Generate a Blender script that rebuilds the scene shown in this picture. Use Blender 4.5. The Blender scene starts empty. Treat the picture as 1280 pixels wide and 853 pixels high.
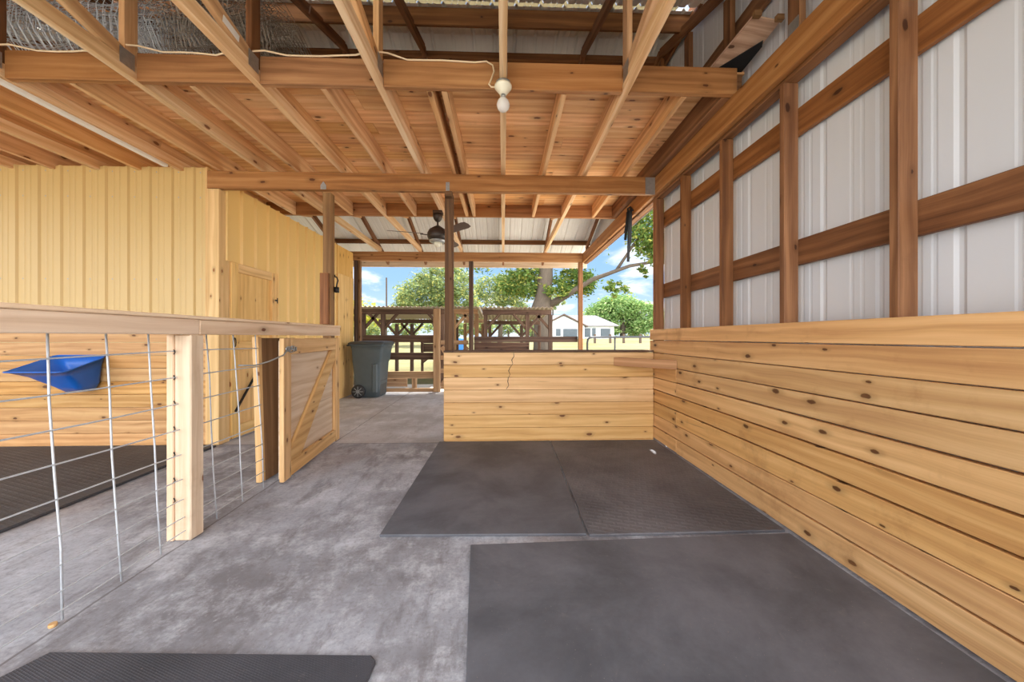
import bpy, bmesh, math, random
from math import sin, cos, pi, radians, sqrt
from mathutils import Vector, Matrix
random.seed(7)
SC = bpy.context.scene
COL = SC.collection
V = Vector

# ------------------------------------------------------------------ mesh builder
class MB:
    """Collects boards, tubes, prisms and sheets with uvs (u along the grain) and a per-piece tone."""
    def __init__(self):
        self.v = []; self.f = []; self.uv = []; self.tone = []
    def face(self, idx, uvs, tone):
        self.f.append(idx); self.uv.append(uvs); self.tone.append(tone)
    def box(self, lo, hi, M=None, grain=None, tone=None):
        lo = V(lo); hi = V(hi); d = hi - lo
        if grain is None:
            grain = max(range(3), key=lambda i: d[i])
        t = tone if tone is not None else (random.random(), random.random(), random.random())
        o = (random.uniform(0, 40), random.uniform(0, 40))
        b = len(self.v)
        cs = [V((lo.x if i & 1 == 0 else hi.x, lo.y if i & 2 == 0 else hi.y, lo.z if i & 4 == 0 else hi.z)) for i in range(8)]
        for c in cs:
            self.v.append(M @ c if M is not None else c)
        ot = [i for i in range(3) if i != grain]
        for q in ((0, 2, 3, 1), (4, 5, 7, 6), (0, 1, 5, 4), (2, 6, 7, 3), (0, 4, 6, 2), (1, 3, 7, 5)):
            pts = [cs[k] for k in q]
            fixed = [i for i in range(3) if max(p[i] for p in pts) - min(p[i] for p in pts) < 1e-9]
            fx = fixed[0] if fixed else ot[0]
            if fx == grain:
                us = [(o[0] + p[ot[0]], o[1] + p[ot[1]]) for p in pts]
            else:
                w = [i for i in ot if i != fx][0]
                us = [(o[0] + p[grain], o[1] + p[w] + (0.37 if fx == ot[0] else 0)) for p in pts]
            self.face([b + k for k in q], us, t)
        return self
    def beam(self, p0, p1, w, h, up=(0, 0, 1), tone=None):
        """Timber from p0 to p1 (centre line); h along up, w across."""
        p0 = V(p0); p1 = V(p1); x = (p1 - p0); L = x.length; x.normalize()
        up = V(up); y = up.cross(x)
        if y.length < 1e-6: y = V((0, 1, 0)).cross(x)
        y.normalize(); z = x.cross(y)
        M = Matrix((x, y, z)).transposed().to_4x4(); M.translation = p0
        return self.box((0, -w / 2, -h / 2), (L, w / 2, h / 2), M, 0, tone)
    def prism(self, poly, ext, tone=None):
        """Planar polygon extruded by ext; both ends capped."""
        t = tone if tone is not None else (random.random(), random.random(), random.random())
        poly = [V(p) for p in poly]; ext = V(ext); b = len(self.v); n = len(poly)
        self.v += poly + [p + ext for p in poly]
        nrm = (poly[1] - poly[0]).cross(poly[2] - poly[1])
        a = [b + i for i in range(n)]; c = [b + n + i for i in range(n)]
        if nrm.dot(ext) > 0: a.reverse()
        else: c.reverse()
        ax = (poly[1] - poly[0]).normalized(); ay = nrm.normalized().cross(ax)
        U = lambda p: (p.dot(ax), p.dot(ay))
        self.face(a, [U(self.v[k]) for k in a], t); self.face(c, [U(self.v[k]) for k in c], t)
        for i in range(n):
            j = (i + 1) % n
            q = [b + i, b + j, b + n + j, b + n + i]
            if nrm.dot(ext) < 0: q.reverse()
            self.face(q, [(0, 0), (.1, 0), (.1, .1), (0, .1)], t)
        return self
    def tube(self, path, r, n=8, tone=None, closed=False):
        """Round tube along a path; r a number or one radius per point."""
        t = tone if tone is not None else (random.random(), random.random(), random.random())
        path = [V(p) for p in path]; m = len(path)
        rs = r if isinstance(r, (list, tuple)) else [r] * m
        b = len(self.v); ref = None; s = 0
        for i, p in enumerate(path):
            if closed: d = path[(i + 1) % m] - path[i - 1]
            else: d = path[min(i + 1, m - 1)] - path[max(i - 1, 0)]
            d.normalize()
            if ref is None: ref = V((0, 0, 1)) if abs(d.z) < .9 else V((1, 0, 0))
            x = (ref - d * ref.dot(d)).normalized(); y = d.cross(x); ref = x
            for k in range(n):
                a = 2 * pi * k / n
                self.v.append(p + (x * cos(a) + y * sin(a)) * rs[i])
        o = random.uniform(0, 9)
        for i in range(m if closed else m - 1):
            i2 = (i + 1) % m; L = (path[i2] - path[i]).length
            for k in range(n):
                k2 = (k + 1) % n
                self.face([b + i * n + k, b + i * n + k2, b + i2 * n + k2, b + i2 * n + k],
                          [(o + s, k / n), (o + s, (k + 1) / n), (o + s + L, (k + 1) / n), (o + s + L, k / n)], t)
            s += L
        if not closed:
            q = [b + k for k in range(n)][::-1]; self.face(q, [(0, 0)] * n, t)
            q = [b + (m - 1) * n + k for k in range(n)]; self.face(q, [(0, 0)] * n, t)
        return self
    def lathe(self, prof, c, n=24, axis='z', tone=None, cap=True):
        t = tone if tone is not None else (.5, .5, .5)
        c = V(c); b = len(self.v); m = len(prof)
        for r, h in prof:
            for k in range(n):
                a = 2 * pi * k / n
                p = (r * cos(a), r * sin(a), h)
                if axis == 'x': p = (h, r * cos(a), r * sin(a))
                if axis == 'y': p = (r * sin(a), h, r * cos(a))
                self.v.append(c + V(p))
        for i in range(m - 1):
            for k in range(n):
                k2 = (k + 1) % n
                self.face([b + i * n + k, b + i * n + k2, b + (i + 1) * n + k2, b + (i + 1) * n + k], [(0, 0), (.1, 0), (.1, .1), (0, .1)], t)
        if cap:
            self.face([b + k for k in range(n)][::-1], [(0, 0)] * n, t)
            self.face([b + (m - 1) * n + k for k in range(n)], [(0, 0)] * n, t)
        return self
    def loft(self, rings, tone=None, cap0=True, cap1=True):
        """Closed rings of equal length joined one to the next."""
        t = tone if tone is not None else (.5, .5, .5)
        b = len(self.v); n = len(rings[0])
        for r in rings: self.v += [V(p) for p in r]
        for i in range(len(rings) - 1):
            for k in range(n):
                k2 = (k + 1) % n
                self.face([b + i * n + k, b + i * n + k2, b + (i + 1) * n + k2, b + (i + 1) * n + k], [(0, 0), (.1, 0), (.1, .1), (0, .1)], t)
        if cap0: self.face([b + k for k in range(n)][::-1], [(0, 0)] * n, t)
        if cap1: self.face([b + (len(rings) - 1) * n + k for k in range(n)], [(0, 0)] * n, t)
        return self
    def sheet(self, o, u, v, n, W, v0, v1, prof, tone=(.5, .5, .5)):
        """Ribbed metal: prof(s) gives the height along n at distance s along u; v0, v1 numbers or functions of s."""
        o = V(o); u = V(u); v = V(v); n = V(n)
        b = len(self.v); S = prof(W)
        f0 = v0 if callable(v0) else (lambda s: v0); f1 = v1 if callable(v1) else (lambda s: v1)
        for s, h in S:
            self.v.append(o + u * s + v * f0(s) + n * h); self.v.append(o + u * s + v * f1(s) + n * h)
        for i in range(len(S) - 1):
            s0, s1 = S[i][0], S[i + 1][0]
            self.face([b + 2 * i, b + 2 * i + 2, b + 2 * i + 3, b + 2 * i + 1],
                      [(f0(s0), s0), (f0(s1), s1), (f1(s1), s1), (f1(s0), s0)], tone)
        return self
    def build(self, name, mat, parent=None, smooth=False, bevel=0, solid=0, fixn=False):
        me = bpy.data.meshes.new(name)
        org = V((0, 0, 0))
        vs = self.v
        if parent is None and vs:
            lo = V([min(p[i] for p in vs) for i in range(3)]); hi = V([max(p[i] for p in vs) for i in range(3)])
            org = V(((lo.x + hi.x) / 2, (lo.y + hi.y) / 2, lo.z))
        elif parent is not None:
            q = parent
            while q is not None: org = org + q.location; q = q.parent
        me.from_pydata([tuple(p - org) for p in vs], [], self.f)
        uvl = me.uv_layers.new(name='UVMap')
        flat = [c for f in self.uv for uv in f for c in uv]
        uvl.data.foreach_set('uv', flat)
        ca = me.color_attributes.new('tone', 'FLOAT_COLOR', 'CORNER')
        cf = []
        for f, t in zip(self.f, self.tone): cf += [t[0], t[1], t[2], 1.0] * len(f)
        ca.data.foreach_set('color', cf)
        if smooth: me.polygons.foreach_set('use_smooth', [True] * len(me.polygons))
        if fixn:
            bm = bmesh.new(); bm.from_mesh(me); bmesh.ops.recalc_face_normals(bm, faces=bm.faces); bm.to_mesh(me); bm.free()
        me.materials.append(mat)
        o = bpy.data.objects.new(name, me); COL.objects.link(o)
        if parent is None: o.location = org
        else: o.parent = parent
        if bevel:
            m = o.modifiers.new('edge', 'BEVEL'); m.width = bevel; m.segments = 1; m.limit_method = 'ANGLE'; m.angle_limit = radians(40)
        if solid:
            m = o.modifiers.new('thickness', 'SOLIDIFY'); m.thickness = solid; m.offset = 0
        return o

def tag(o, label, cat, group=None):
    o['label'] = label; o['category'] = cat
    if group: o['group'] = group
    return o
def struct(o, label=None):
    o['kind'] = 'structure'
    if label: o['label'] = label
    return o
def thing(name, loc, label, cat, group=None):
    o = bpy.data.objects.new(name, None); o.empty_display_size = .1; COL.objects.link(o)
    o.location = loc
    return tag(o, label, cat, group)

# ------------------------------------------------------------------ materials
def srgb(r, g, b):
    f = lambda c: (c / 255 / 12.92) if c / 255 <= .04045 else ((c / 255 + .055) / 1.055) ** 2.4
    return (f(r), f(g), f(b), 1)
class NT:
    def __init__(self, name):
        self.m = bpy.data.materials.new(name); self.m.use_nodes = True
        self.t = self.m.node_tree; self.b = self.t.nodes['Principled BSDF']
    def n(self, kind, ins=None, **kw):
        x = self.t.nodes.new(kind)
        for k, v in kw.items(): setattr(x, k, v)
        for k, v in (ins or {}).items():
            if hasattr(v, 'is_output') or isinstance(v, bpy.types.NodeSocket): self.t.links.new(v, x.inputs[k])
            else: x.inputs[k].default_value = v
        return x
    def math(self, op, a, b=0.0, c=0.0, clamp=False):
        x = self.n('ShaderNodeMath', {0: a, 1: b, 2: c}, operation=op); x.use_clamp = clamp
        return x.outputs[0]
    def step(self, x, a, b):
        r = self.n('ShaderNodeMapRange', {0: x, 1: a, 2: b, 3: 0.0, 4: 1.0}, interpolation_type='SMOOTHSTEP')
        return r.outputs[0]
    def mix(self, f, a, b, mode='MIX'):
        x = self.n('ShaderNodeMix', None, data_type='RGBA', blend_type=mode)
        for i, v in ((0, f), (6, a), (7, b)):
            if isinstance(v, bpy.types.NodeSocket): self.t.links.new(v, x.inputs[i])
            else: x.inputs[i].default_value = v
        return x.outputs[2]
    def noise(self, vec, scale, detail=3, rough=.55, dist=0):
        x = self.n('ShaderNodeTexNoise', {'Vector': vec, 'Scale': scale, 'Detail': detail, 'Roughness': rough, 'Distortion': dist})
        return x.outputs[0]
    def mapping(self, vec, scale=(1, 1, 1), rot=(0, 0, 0), loc=(0, 0, 0)):
        return self.n('ShaderNodeMapping', {'Vector': vec, 'Scale': scale, 'Rotation': rot, 'Location': loc}).outputs[0]
    def coord(self, which='Object'):
        return self.n('ShaderNodeTexCoord').outputs[which]
    def worldpos(self):
        return self.n('ShaderNodeNewGeometry').outputs['Position']
    def set(self, **kw):
        for k, v in kw.items():
            s = self.b.inputs[k.replace('_', ' ')]
            if isinstance(v, bpy.types.NodeSocket): self.t.links.new(v, s)
            else: s.default_value = v
        return self
    def bump(self, h, strength=.3, dist=.01):
        x = self.n('ShaderNodeBump', {'Height': h, 'Strength': strength, 'Distance': dist})
        self.t.links.new(x.outputs[0], self.b.inputs['Normal'])

def wood(name, dark, mid, light, knots=.5, knotcol=(62, 30, 14), rough=.6, var=.22, dirt=0.0, dirtcol=(80, 70, 60), spec=.3):
    s = NT(name)
    uv = s.n('ShaderNodeUVMap', None, uv_map='UVMap').outputs[0]
    tone = s.n('ShaderNodeVertexColor', None, layer_name='tone').outputs[0]
    sep = s.n('ShaderNodeSeparateColor', {0: tone})
    wob = s.noise(s.mapping(uv, (1.3, 3, 1)), 1.0, 2)
    wv = s.n('ShaderNodeVectorMath', {0: uv, 1: s.n('ShaderNodeCombineXYZ', {'Y': s.math('MULTIPLY', s.math('SUBTRACT', wob, .5), .06)}).outputs[0]}, operation='ADD').outputs[0]
    g1 = s.noise(s.mapping(wv, (1.6, 55, 1)), 1.0, 5, .6, .3)
    g2 = s.noise(s.mapping(wv, (.8, 11, 1)), 1.0, 3, .5, .9)
    ring = s.n('ShaderNodeTexWave', {'Vector': s.mapping(wv, (.30, 4.0, 1)), 'Scale': 1.0, 'Distortion': 7.0, 'Detail': 2.0, 'Detail Scale': 1.4}, wave_type='BANDS', bands_direction='Y', wave_profile='SIN').outputs[1]
    g3 = s.noise(s.mapping(wv, (2.5, 160, 1)), 1.0, 4, .7)
    g1 = s.math('ADD', s.math('MULTIPLY', g1, .6), s.math('MULTIPLY', g3, .4))
    k = s.math('ADD', s.math('MULTIPLY', g1, .46), s.math('ADD', s.math('MULTIPLY', g2, .44), s.math('MULTIPLY', ring, .11)))
    rp = s.n('ShaderNodeValToRGB', {0: k})
    el = rp.color_ramp.elements
    el[0].position = .30; el[0].color = srgb(*dark); el[1].position = .72; el[1].color = srgb(*light)
    e = el.new(.50); e.color = srgb(*mid)
    el[0].position = .34; el[-1].position = .66
    c = rp.outputs[0]
    # per-board tone
    val = s.math('ADD', s.math('MULTIPLY', sep.outputs[0], 2 * var), 1 - var)
    c = s.n('ShaderNodeHueSaturation', {'Color': c, 'Value': val, 'Saturation': s.math('ADD', s.math('MULTIPLY', sep.outputs[1], .12), .90), 'Hue': s.math('ADD', s.math('MULTIPLY', sep.outputs[2], .006), .497)}).outputs[0]
    pit = s.step(s.noise(s.mapping(wv, (1.1, 30, 1), (0, 0, 0), (3, 7, 0)), 1.0, 3, .6), .62, .78)
    c = s.mix(s.math('MULTIPLY', pit, .55), c, srgb(*[int(x * .78) for x in dark]))
    # knots
    kn = s.n('ShaderNodeTexVoronoi', {'Vector': s.mapping(wv, (3.4, 7.5, 1)), 'Scale': 1.0}, voronoi_dimensions='2D')
    kd = s.math('ADD', kn.outputs['Distance'], s.math('MULTIPLY', s.math('SUBTRACT', s.noise(uv, 40, 2), .5), .07))
    sel = s.math('GREATER_THAN', s.n('ShaderNodeSeparateColor', {0: kn.outputs['Color']}).outputs[0], 1 - knots)
    siz = s.math('ADD', s.math('MULTIPLY', s.n('ShaderNodeSeparateColor', {0: kn.outputs['Color']}).outputs[1], .08), .03)
    core = s.math('MULTIPLY', s.math('SUBTRACT', 1.0, s.step(s.math('DIVIDE', kd, siz), .75, 1.25)), sel)
    halo = s.math('MULTIPLY', s.math('SUBTRACT', 1.0, s.step(s.math('DIVIDE', kd, siz), .9, 3.4)), sel)
    c = s.mix(s.math('MULTIPLY', halo, .45), c, srgb(*[int(x * .72) for x in mid]))
    c = s.mix(s.math('MULTIPLY', core, .9), c, srgb(*knotcol))
    if dirt:
        d = s.step(s.noise(s.mapping(s.worldpos(), (1, 1, 1)), 3.2, 6, .7), .52, .74)
        c = s.mix(s.math('MULTIPLY', d, dirt), c, srgb(*dirtcol))
    s.set(Base_Color=c, Roughness=rough, Specular_IOR_Level=spec)
    s.bump(g1, .2, .003)
    return s.m

def metal_paint(name, col, var=.08, rough=.45, dirt=.15, dirtcol=(120, 105, 90), stretch=(6, 6, .6), metallic=0.0):
    s = NT(name)
    p = s.worldpos()
    n1 = s.noise(s.mapping(p, stretch), 1.0, 4, .6)
    n2 = s.step(s.noise(s.mapping(p, (3, 3, 1.2)), 2.0, 6, .7), .56, .8)
    c = s.mix(s.math('MULTIPLY', n1, var * 4), srgb(*col), srgb(*[int(x * .86) for x in col]))
    c = s.mix(s.math('MULTIPLY', n2, dirt), c, srgb(*dirtcol))
    s.set(Base_Color=c, Roughness=rough, Metallic=metallic)
    return s.m

def plain(name, col, rough=.5, metallic=0.0, var=.12, scale=14):
    s = NT(name)
    n = s.noise(s.coord('Object'), scale, 4, .6)
    c = s.mix(n, srgb(*[int(x * (1 - var)) for x in col]), srgb(*[min(255, int(x * (1 + var))) for x in col]))
    s.set(Base_Color=c, Roughness=rough, Metallic=metallic)
    return s.m

M = {}
M['wain'] = wood('varnished_pine', (190, 136, 78), (213, 162, 98), (230, 184, 122), .40, (78, 40, 18), .5, .12, .45, (158, 110, 66), .35)
M['stall'] = wood('knotty_pine', (196, 148, 90), (216, 170, 110), (232, 190, 134), .40, (92, 46, 20), .5, .10, .15, (180, 130, 80))
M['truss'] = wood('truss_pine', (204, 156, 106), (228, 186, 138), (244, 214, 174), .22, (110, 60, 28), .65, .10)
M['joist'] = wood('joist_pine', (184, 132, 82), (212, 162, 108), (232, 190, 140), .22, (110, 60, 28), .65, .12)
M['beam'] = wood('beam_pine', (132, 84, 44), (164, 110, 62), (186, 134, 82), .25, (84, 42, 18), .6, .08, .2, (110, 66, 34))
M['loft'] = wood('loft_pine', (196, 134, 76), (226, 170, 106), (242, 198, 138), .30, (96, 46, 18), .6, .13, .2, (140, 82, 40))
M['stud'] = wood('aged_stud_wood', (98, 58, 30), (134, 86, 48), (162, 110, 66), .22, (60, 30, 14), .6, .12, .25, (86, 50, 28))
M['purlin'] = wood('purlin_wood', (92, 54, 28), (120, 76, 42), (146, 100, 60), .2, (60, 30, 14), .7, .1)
M['post'] = wood('post_wood', (104, 72, 42), (134, 98, 60), (160, 122, 80), .25, (70, 38, 18), .65, .1, .3, (96, 66, 42))
M['postdark'] = wood('dark_post_wood', (70, 48, 30), (98, 70, 46), (126, 96, 66), .2, (50, 28, 14), .7, .08, .3, (80, 62, 46))
M['backplank'] = wood('orange_pine_plank', (172, 118, 62), (198, 146, 84), (216, 170, 110), .4, (86, 44, 18), .5, .10, .2, (160, 112, 66))
M['pale'] = wood('pale_fence_wood', (204, 168, 132), (226, 196, 164), (240, 216, 188), .10, (110, 62, 36), .75, .07, .3, (172, 140, 112))
M['gate'] = wood('gate_pine', (190, 142, 88), (216, 172, 114), (230, 192, 138), .32, (104, 56, 26), .65, .07, .15, (176, 128, 84))
M['ply'] = wood('weathered_plywood', (196, 164, 130), (214, 188, 158), (226, 206, 182), .12, (140, 92, 60), .75, .05)
M['plyyellow'] = wood('yellow_plywood', (206, 156, 82), (224, 176, 100), (236, 194, 122), .35, (140, 80, 30), .6, .06, .2, (190, 136, 72))
M['door'] = wood('yellow_pine_door', (204, 160, 96), (224, 182, 116), (238, 200, 138), .25, (140, 80, 34), .6, .08, .2, (196, 142, 78))
M['old'] = wood('old_grey_brown_wood', (62, 45, 36), (88, 66, 53), (118, 95, 78), .15, (48, 30, 20), .85, .15, .3, (70, 56, 44))
M['oldlight'] = wood('weathered_tan_wood', (130, 98, 68), (160, 124, 88), (186, 152, 116), .15, (90, 56, 32), .85, .12)
M['red'] = wood('reddish_board', (150, 100, 62), (184, 134, 88), (206, 158, 112), .2, (96, 52, 28), .6, .04)
M['osb'] = wood('stained_plywood', (150, 112, 84), (196, 160, 132), (216, 186, 158), .75, (70, 44, 30), .8, .05, .5, (110, 80, 58))
M['ysid'] = metal_paint('tan_yellow_siding', (208, 176, 116), .06, .42, .10, (180, 140, 80))
M['yside'] = metal_paint('bright_yellow_siding', (238, 200, 126), .06, .42, .08, (190, 150, 90))
M['wsid'] = metal_paint('off_white_siding', (222, 224, 228), .06, .5, .14, (176, 166, 150))
M['roof'] = metal_paint('pale_roof_metal', (232, 230, 222), .08, .5, .12, (170, 156, 136), (5, .6, 5))
M['galv'] = plain('galvanised_steel', (170, 172, 172), .42, .75, .15, 30)
M['wire'] = plain('grey_wire', (196, 200, 206), .45, .2, .1, 40)
M['wirerust'] = plain('dull_rusty_wire', (150, 140, 128), .6, .35, .25, 20)
M['iron'] = plain('black_iron', (36, 34, 33), .5, .4)
M['fan'] = plain('dark_bronze', (62, 52, 46), .45, .3)
M['blade'] = plain('brown_blade', (92, 72, 62), .5)
M['cream'] = plain('cream_ceramic', (236, 230, 208), .3, 0, .05)
M['white'] = plain('white_plastic', (238, 236, 230), .4, 0, .04)
M['cable'] = plain('pale_cable', (238, 214, 176), .5, 0, .06)
M['blue'] = plain('blue_plastic', (16, 96, 190), .35, 0, .12, 6)
M['bin'] = plain('grey_green_plastic', (74, 84, 88), .45, 0, .08, 8)
M['binlid'] = plain('dark_lid_plastic', (64, 66, 66), .5, 0, .08, 8)
M['rubber'] = plain('black_rubber', (28, 28, 30), .6)
M['hub'] = plain('grey_hub', (120, 122, 124), .5)
M['barrel'] = plain('blue_barrel_plastic', (50, 120, 200), .5)
M['hwall'] = plain('white_house_wall', (226, 230, 234), .7, 0, .02, 2)
M['hroof'] = plain('grey_shingle', (128, 124, 126), .85, 0, .08, 4)
M['hglass'] = plain('dark_glass', (70, 82, 90), .15, 0, .2, 2)
M['trimdark'] = plain('brown_trim', (96, 78, 66), .7)
M['rusty'] = metal_paint('rusty_corrugated_metal', (182, 164, 144), .12, .6, .6, (104, 72, 50), (4, 4, 4))
M['pipe'] = plain('dark_pipe_paint', (58, 58, 62), .35, .3)
M['strap'] = plain('black_webbing', (24, 24, 26), .7)

def glassy():
    s = NT('clear_bulb_glass'); s.set(Base_Color=(1, .98, .95, 1), Roughness=.12, Transmission_Weight=.45, IOR=1.4)
    return s.m
M['bulb'] = glassy()

def concrete():
    s = NT('stained_concrete'); p = s.worldpos()
    a = s.noise(p, .9, 7, .62); b = s.noise(p, 3.2, 10, .76); c3 = s.noise(p, 45, 5, .75)
    st = s.noise(s.mapping(p, (7, 2.4, 1), (0, 0, .8)), 1.0, 8, .72)
    c = s.mix(s.step(a, .36, .62), srgb(121, 119, 124), srgb(171, 174, 184))
    c = s.mix(s.math('MULTIPLY', s.step(b, .45, .66), .62), c, srgb(208, 211, 220))
    c = s.mix(s.math('MULTIPLY', s.step(st, .48, .66), .6), c, srgb(107, 103, 106))
    c = s.mix(s.math('MULTIPLY', s.step(s.noise(p, .7, 4, .6), .52, .68), .4), c, srgb(146, 122, 104))
    c = s.mix(s.math('MULTIPLY', s.step(c3, .45, .7), .4), c, srgb(104, 98, 97))
    c = s.mix(s.math('MULTIPLY', s.step(s.noise(p, 26, 6, .8), .55, .7), .35), c, srgb(210, 210, 214))
    y = s.n('ShaderNodeSeparateXYZ', {0: p}).outputs[1]
    c = s.mix(s.math('MULTIPLY', s.math('GREATER_THAN', y, 3.86), .35), c, srgb(214, 206, 198))   # the newer pour beyond the joint
    xx = s.n('ShaderNodeSeparateXYZ', {0: p}).outputs[0]
    wob = s.math('MULTIPLY', s.math('SUBTRACT', s.noise(p, 4, 4, .6), .5), .03)
    l1 = s.math('LESS_THAN', s.math('ABSOLUTE', s.math('ADD', s.math('SUBTRACT', y, 3.86), wob)), .007)
    l2 = s.math('LESS_THAN', s.math('ABSOLUTE', s.math('ADD', s.math('ADD', s.math('ADD', xx, 1.735), s.math('MULTIPLY', y, .03)), wob)), .006)
    c = s.mix(s.math('MULTIPLY', s.math('MAXIMUM', l1, l2), .6), c, srgb(84, 78, 76))   # saw joints in the slab
    s.set(Base_Color=c, Roughness=.7, Specular_IOR_Level=.3)
    s.bump(s.math('ADD', s.math('MULTIPLY', b, .6), s.math('MULTIPLY', c3, .4)), .25, .006)
    return s.m
M['conc'] = concrete()

def mat(name, base, dust, tread=0):
    s = NT(name); p = s.worldpos()
    a = s.noise(p, 1.6, 6, .65, .3); b = s.noise(p, 60, 3, .7); c3 = s.noise(s.mapping(p, (1, 1, 1)), 7, 6, .75, 1.5)
    c = s.mix(s.step(a, .3, .7), srgb(*base), srgb(*dust))
    c = s.mix(s.math('MULTIPLY', s.step(c3, .60, .8), .35), c, srgb(150, 142, 138))
    c = s.mix(s.math('MULTIPLY', b, .25), c, srgb(50, 47, 48))
    c = s.mix(s.math('MULTIPLY', s.step(s.noise(p, 120, 2, .5), .70, .76), .55), c, srgb(150, 140, 132))
    s.set(Base_Color=c, Roughness=.62, Specular_IOR_Level=.4)
    h = s.math('MULTIPLY', b, .2)
    if tread:
        br = s.n('ShaderNodeTexBrick', {'Vector': s.mapping(p, (1, 1, 1), (0, 0, .35)), 'Scale': tread, 'Mortar Size': .06, 'Mortar Smooth': .4, 'Brick Width': .5, 'Row Height': .25})
        h = s.math('ADD', h, br.outputs['Fac'])
    s.bump(h, .45 if tread else .2, .006)
    return s.m
M['mat'] = mat('dusty_rubber_mat', (76, 78, 85), (110, 111, 119))
M['mattread'] = mat('treaded_rubber_mat', (78, 78, 84), (112, 111, 117), 6)
M['matdark'] = mat('dark_ribbed_mat', (58, 60, 67), (80, 81, 89), 36)
M['matstall'] = mat('dark_treaded_mat', (62, 62, 66), (84, 84, 88), 6)

def grass():
    s = NT('dry_grass'); p = s.worldpos()
    a = s.noise(p, .25, 4, .6); b = s.noise(p, 3, 6, .7)
    c = s.mix(s.step(a, .3, .7), srgb(120, 114, 80), srgb(140, 134, 100))
    c = s.mix(s.math('MULTIPLY', s.step(b, .45, .7), .5), c, srgb(104, 112, 62))
    s.set(Base_Color=c, Roughness=.95, Specular_IOR_Level=.1); s.bump(b, .5, .05)
    return s.m
M['grass'] = grass()
def bounce_sand():  # pale reflector colour, added to send sunlight up to the ceiling
    s = NT('pale_bounce_sand'); p = s.worldpos()
    s.set(Base_Color=s.mix(s.noise(p, 2, 6, .6), srgb(196, 188, 174), srgb(222, 216, 204)), Roughness=.95)
    return s.m
M['bounce_sand'] = bounce_sand()
def leafmat(name, c1, c2, c3):
    s = NT(name)
    sep = s.n('ShaderNodeSeparateColor', {0: s.n('ShaderNodeVertexColor', None, layer_name='tone').outputs[0]})
    c = s.mix(sep.outputs[0], srgb(*c1), srgb(*c2)); c = s.mix(s.math('MULTIPLY', s.step(sep.outputs[1], .6, 1.0), .8), c, srgb(*c3))
    s.set(Base_Color=c, Roughness=.6, Specular_IOR_Level=.25)
    tr = s.n('ShaderNodeBsdfTranslucent', {'Color': c})
    mx = s.n('ShaderNodeMixShader', {0: .42, 1: s.b.outputs[0], 2: tr.outputs[0]})
    s.t.links.new(mx.outputs[0], s.t.nodes['Material Output'].inputs['Surface'])
    return s.m
M['leafoak'] = leafmat('oak_leaves', (72, 102, 48), (122, 148, 74), (190, 184, 92))
M['leafolive'] = leafmat('olive_leaves', (104, 126, 84), (150, 166, 110), (208, 200, 112))
M['leafbright'] = leafmat('bright_leaves', (94, 132, 72), (146, 176, 106), (204, 216, 150))
M['leafgold'] = leafmat('yellow_green_leaves', (160, 172, 70), (208, 204, 90), (236, 222, 110))
def bark():
    s = NT('grey_bark'); uv = s.n('ShaderNodeUVMap', None, uv_map='UVMap').outputs[0]
    n = s.noise(s.mapping(uv, (3, 26, 1)), 1.0, 6, .75, .8)
    s.set(Base_Color=s.mix(n, srgb(50, 43, 37), srgb(122, 108, 94)), Roughness=.9); s.bump(n, .6, .03)
    return s.m
M['bark'] = bark()

# ------------------------------------------------------------------ the setting
XR = 1.69            # inner face of the right wainscot
YS = 3.87            # face of the stall partition and of the yellow room's front wall
def zroof(y):        # underside of the roof sheets
    return 3.20 + .37 * ((7.39 - y) if y > 3.875 else (y - .36))

struct(MB().box((-8.5, -1.6, -.12), (2.3, 7.62, 0), grain=1).build('floor', M['conc']))
b = MB()
ys = [-45, -20, -1.7, 7.0, 9, 14, 20, 30, 40, 50, 75, 120]
def gz(y): return -.06 if y < 9 else (-.06 + (y - 9) / 41 * 1.16 if y < 50 else 1.10)
xs = [-120, -60, -30, -10, 0, 10, 30, 60, 120]
for j in range(len(ys) - 1):
    for i in range(len(xs) - 1):
        n0 = len(b.v)
        for (x, y) in ((xs[i], ys[j]), (xs[i + 1], ys[j]), (xs[i + 1], ys[j + 1]), (xs[i], ys[j + 1])):
            b.v.append(V((x, y, gz(y) if not (-3 < y < 7.3) else -.14)))
        b.face([n0, n0 + 1, n0 + 2, n0 + 3], [(0, 0)] * 4, (.5, .5, .5))
struct(b.build('ground', M['grass']))
struct(MB().prism([(-14, -14, -.055), (9, -14, -.055), (9, -1.62, -.055), (-14, -1.62, -.055)], (0, 0, .02)).prism([(2.32, -1.61, -.055), (13, -1.61, -.055), (13, 12, -.04), (2.32, 12, -.04)], (0, 0, .02)).prism([(-8, 7.64, -.055), (2.31, 7.64, -.055), (2.31, 8.9, -.055), (-8, 8.9, -.055)], (0, 0, .02)).build('ground_bounce', M['bounce_sand'], fixn=True))  # pale ground added around the barn to bounce sunlight inside

def ribs(period=.2286, h=.018, mid=True, h2=.005):
    def prof(W):
        out = [(0, 0)]; s = 0
        while s < W:
            pts = [(s + .02, 0), (s + .034, h), (s + .050, h), (s + .064, 0)]
            if mid:
                for q in (s + .064 + .05, s + .064 + .105):
                    pts += [(q, 0), (q + .008, h2), (q + .018, h2), (q + .026, 0)]
            out += [p for p in pts if p[0] < W]; s += period
        out.append((W, 0)); return out
    return prof
def corrug(period=.1, h=.02):
    def prof(W):
        n = int(W / period * 6); return [(W * i / n, h * .5 * (1 + sin(2 * pi * (W * i / n) / period))) for i in range(n + 1)]
    return prof

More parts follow.
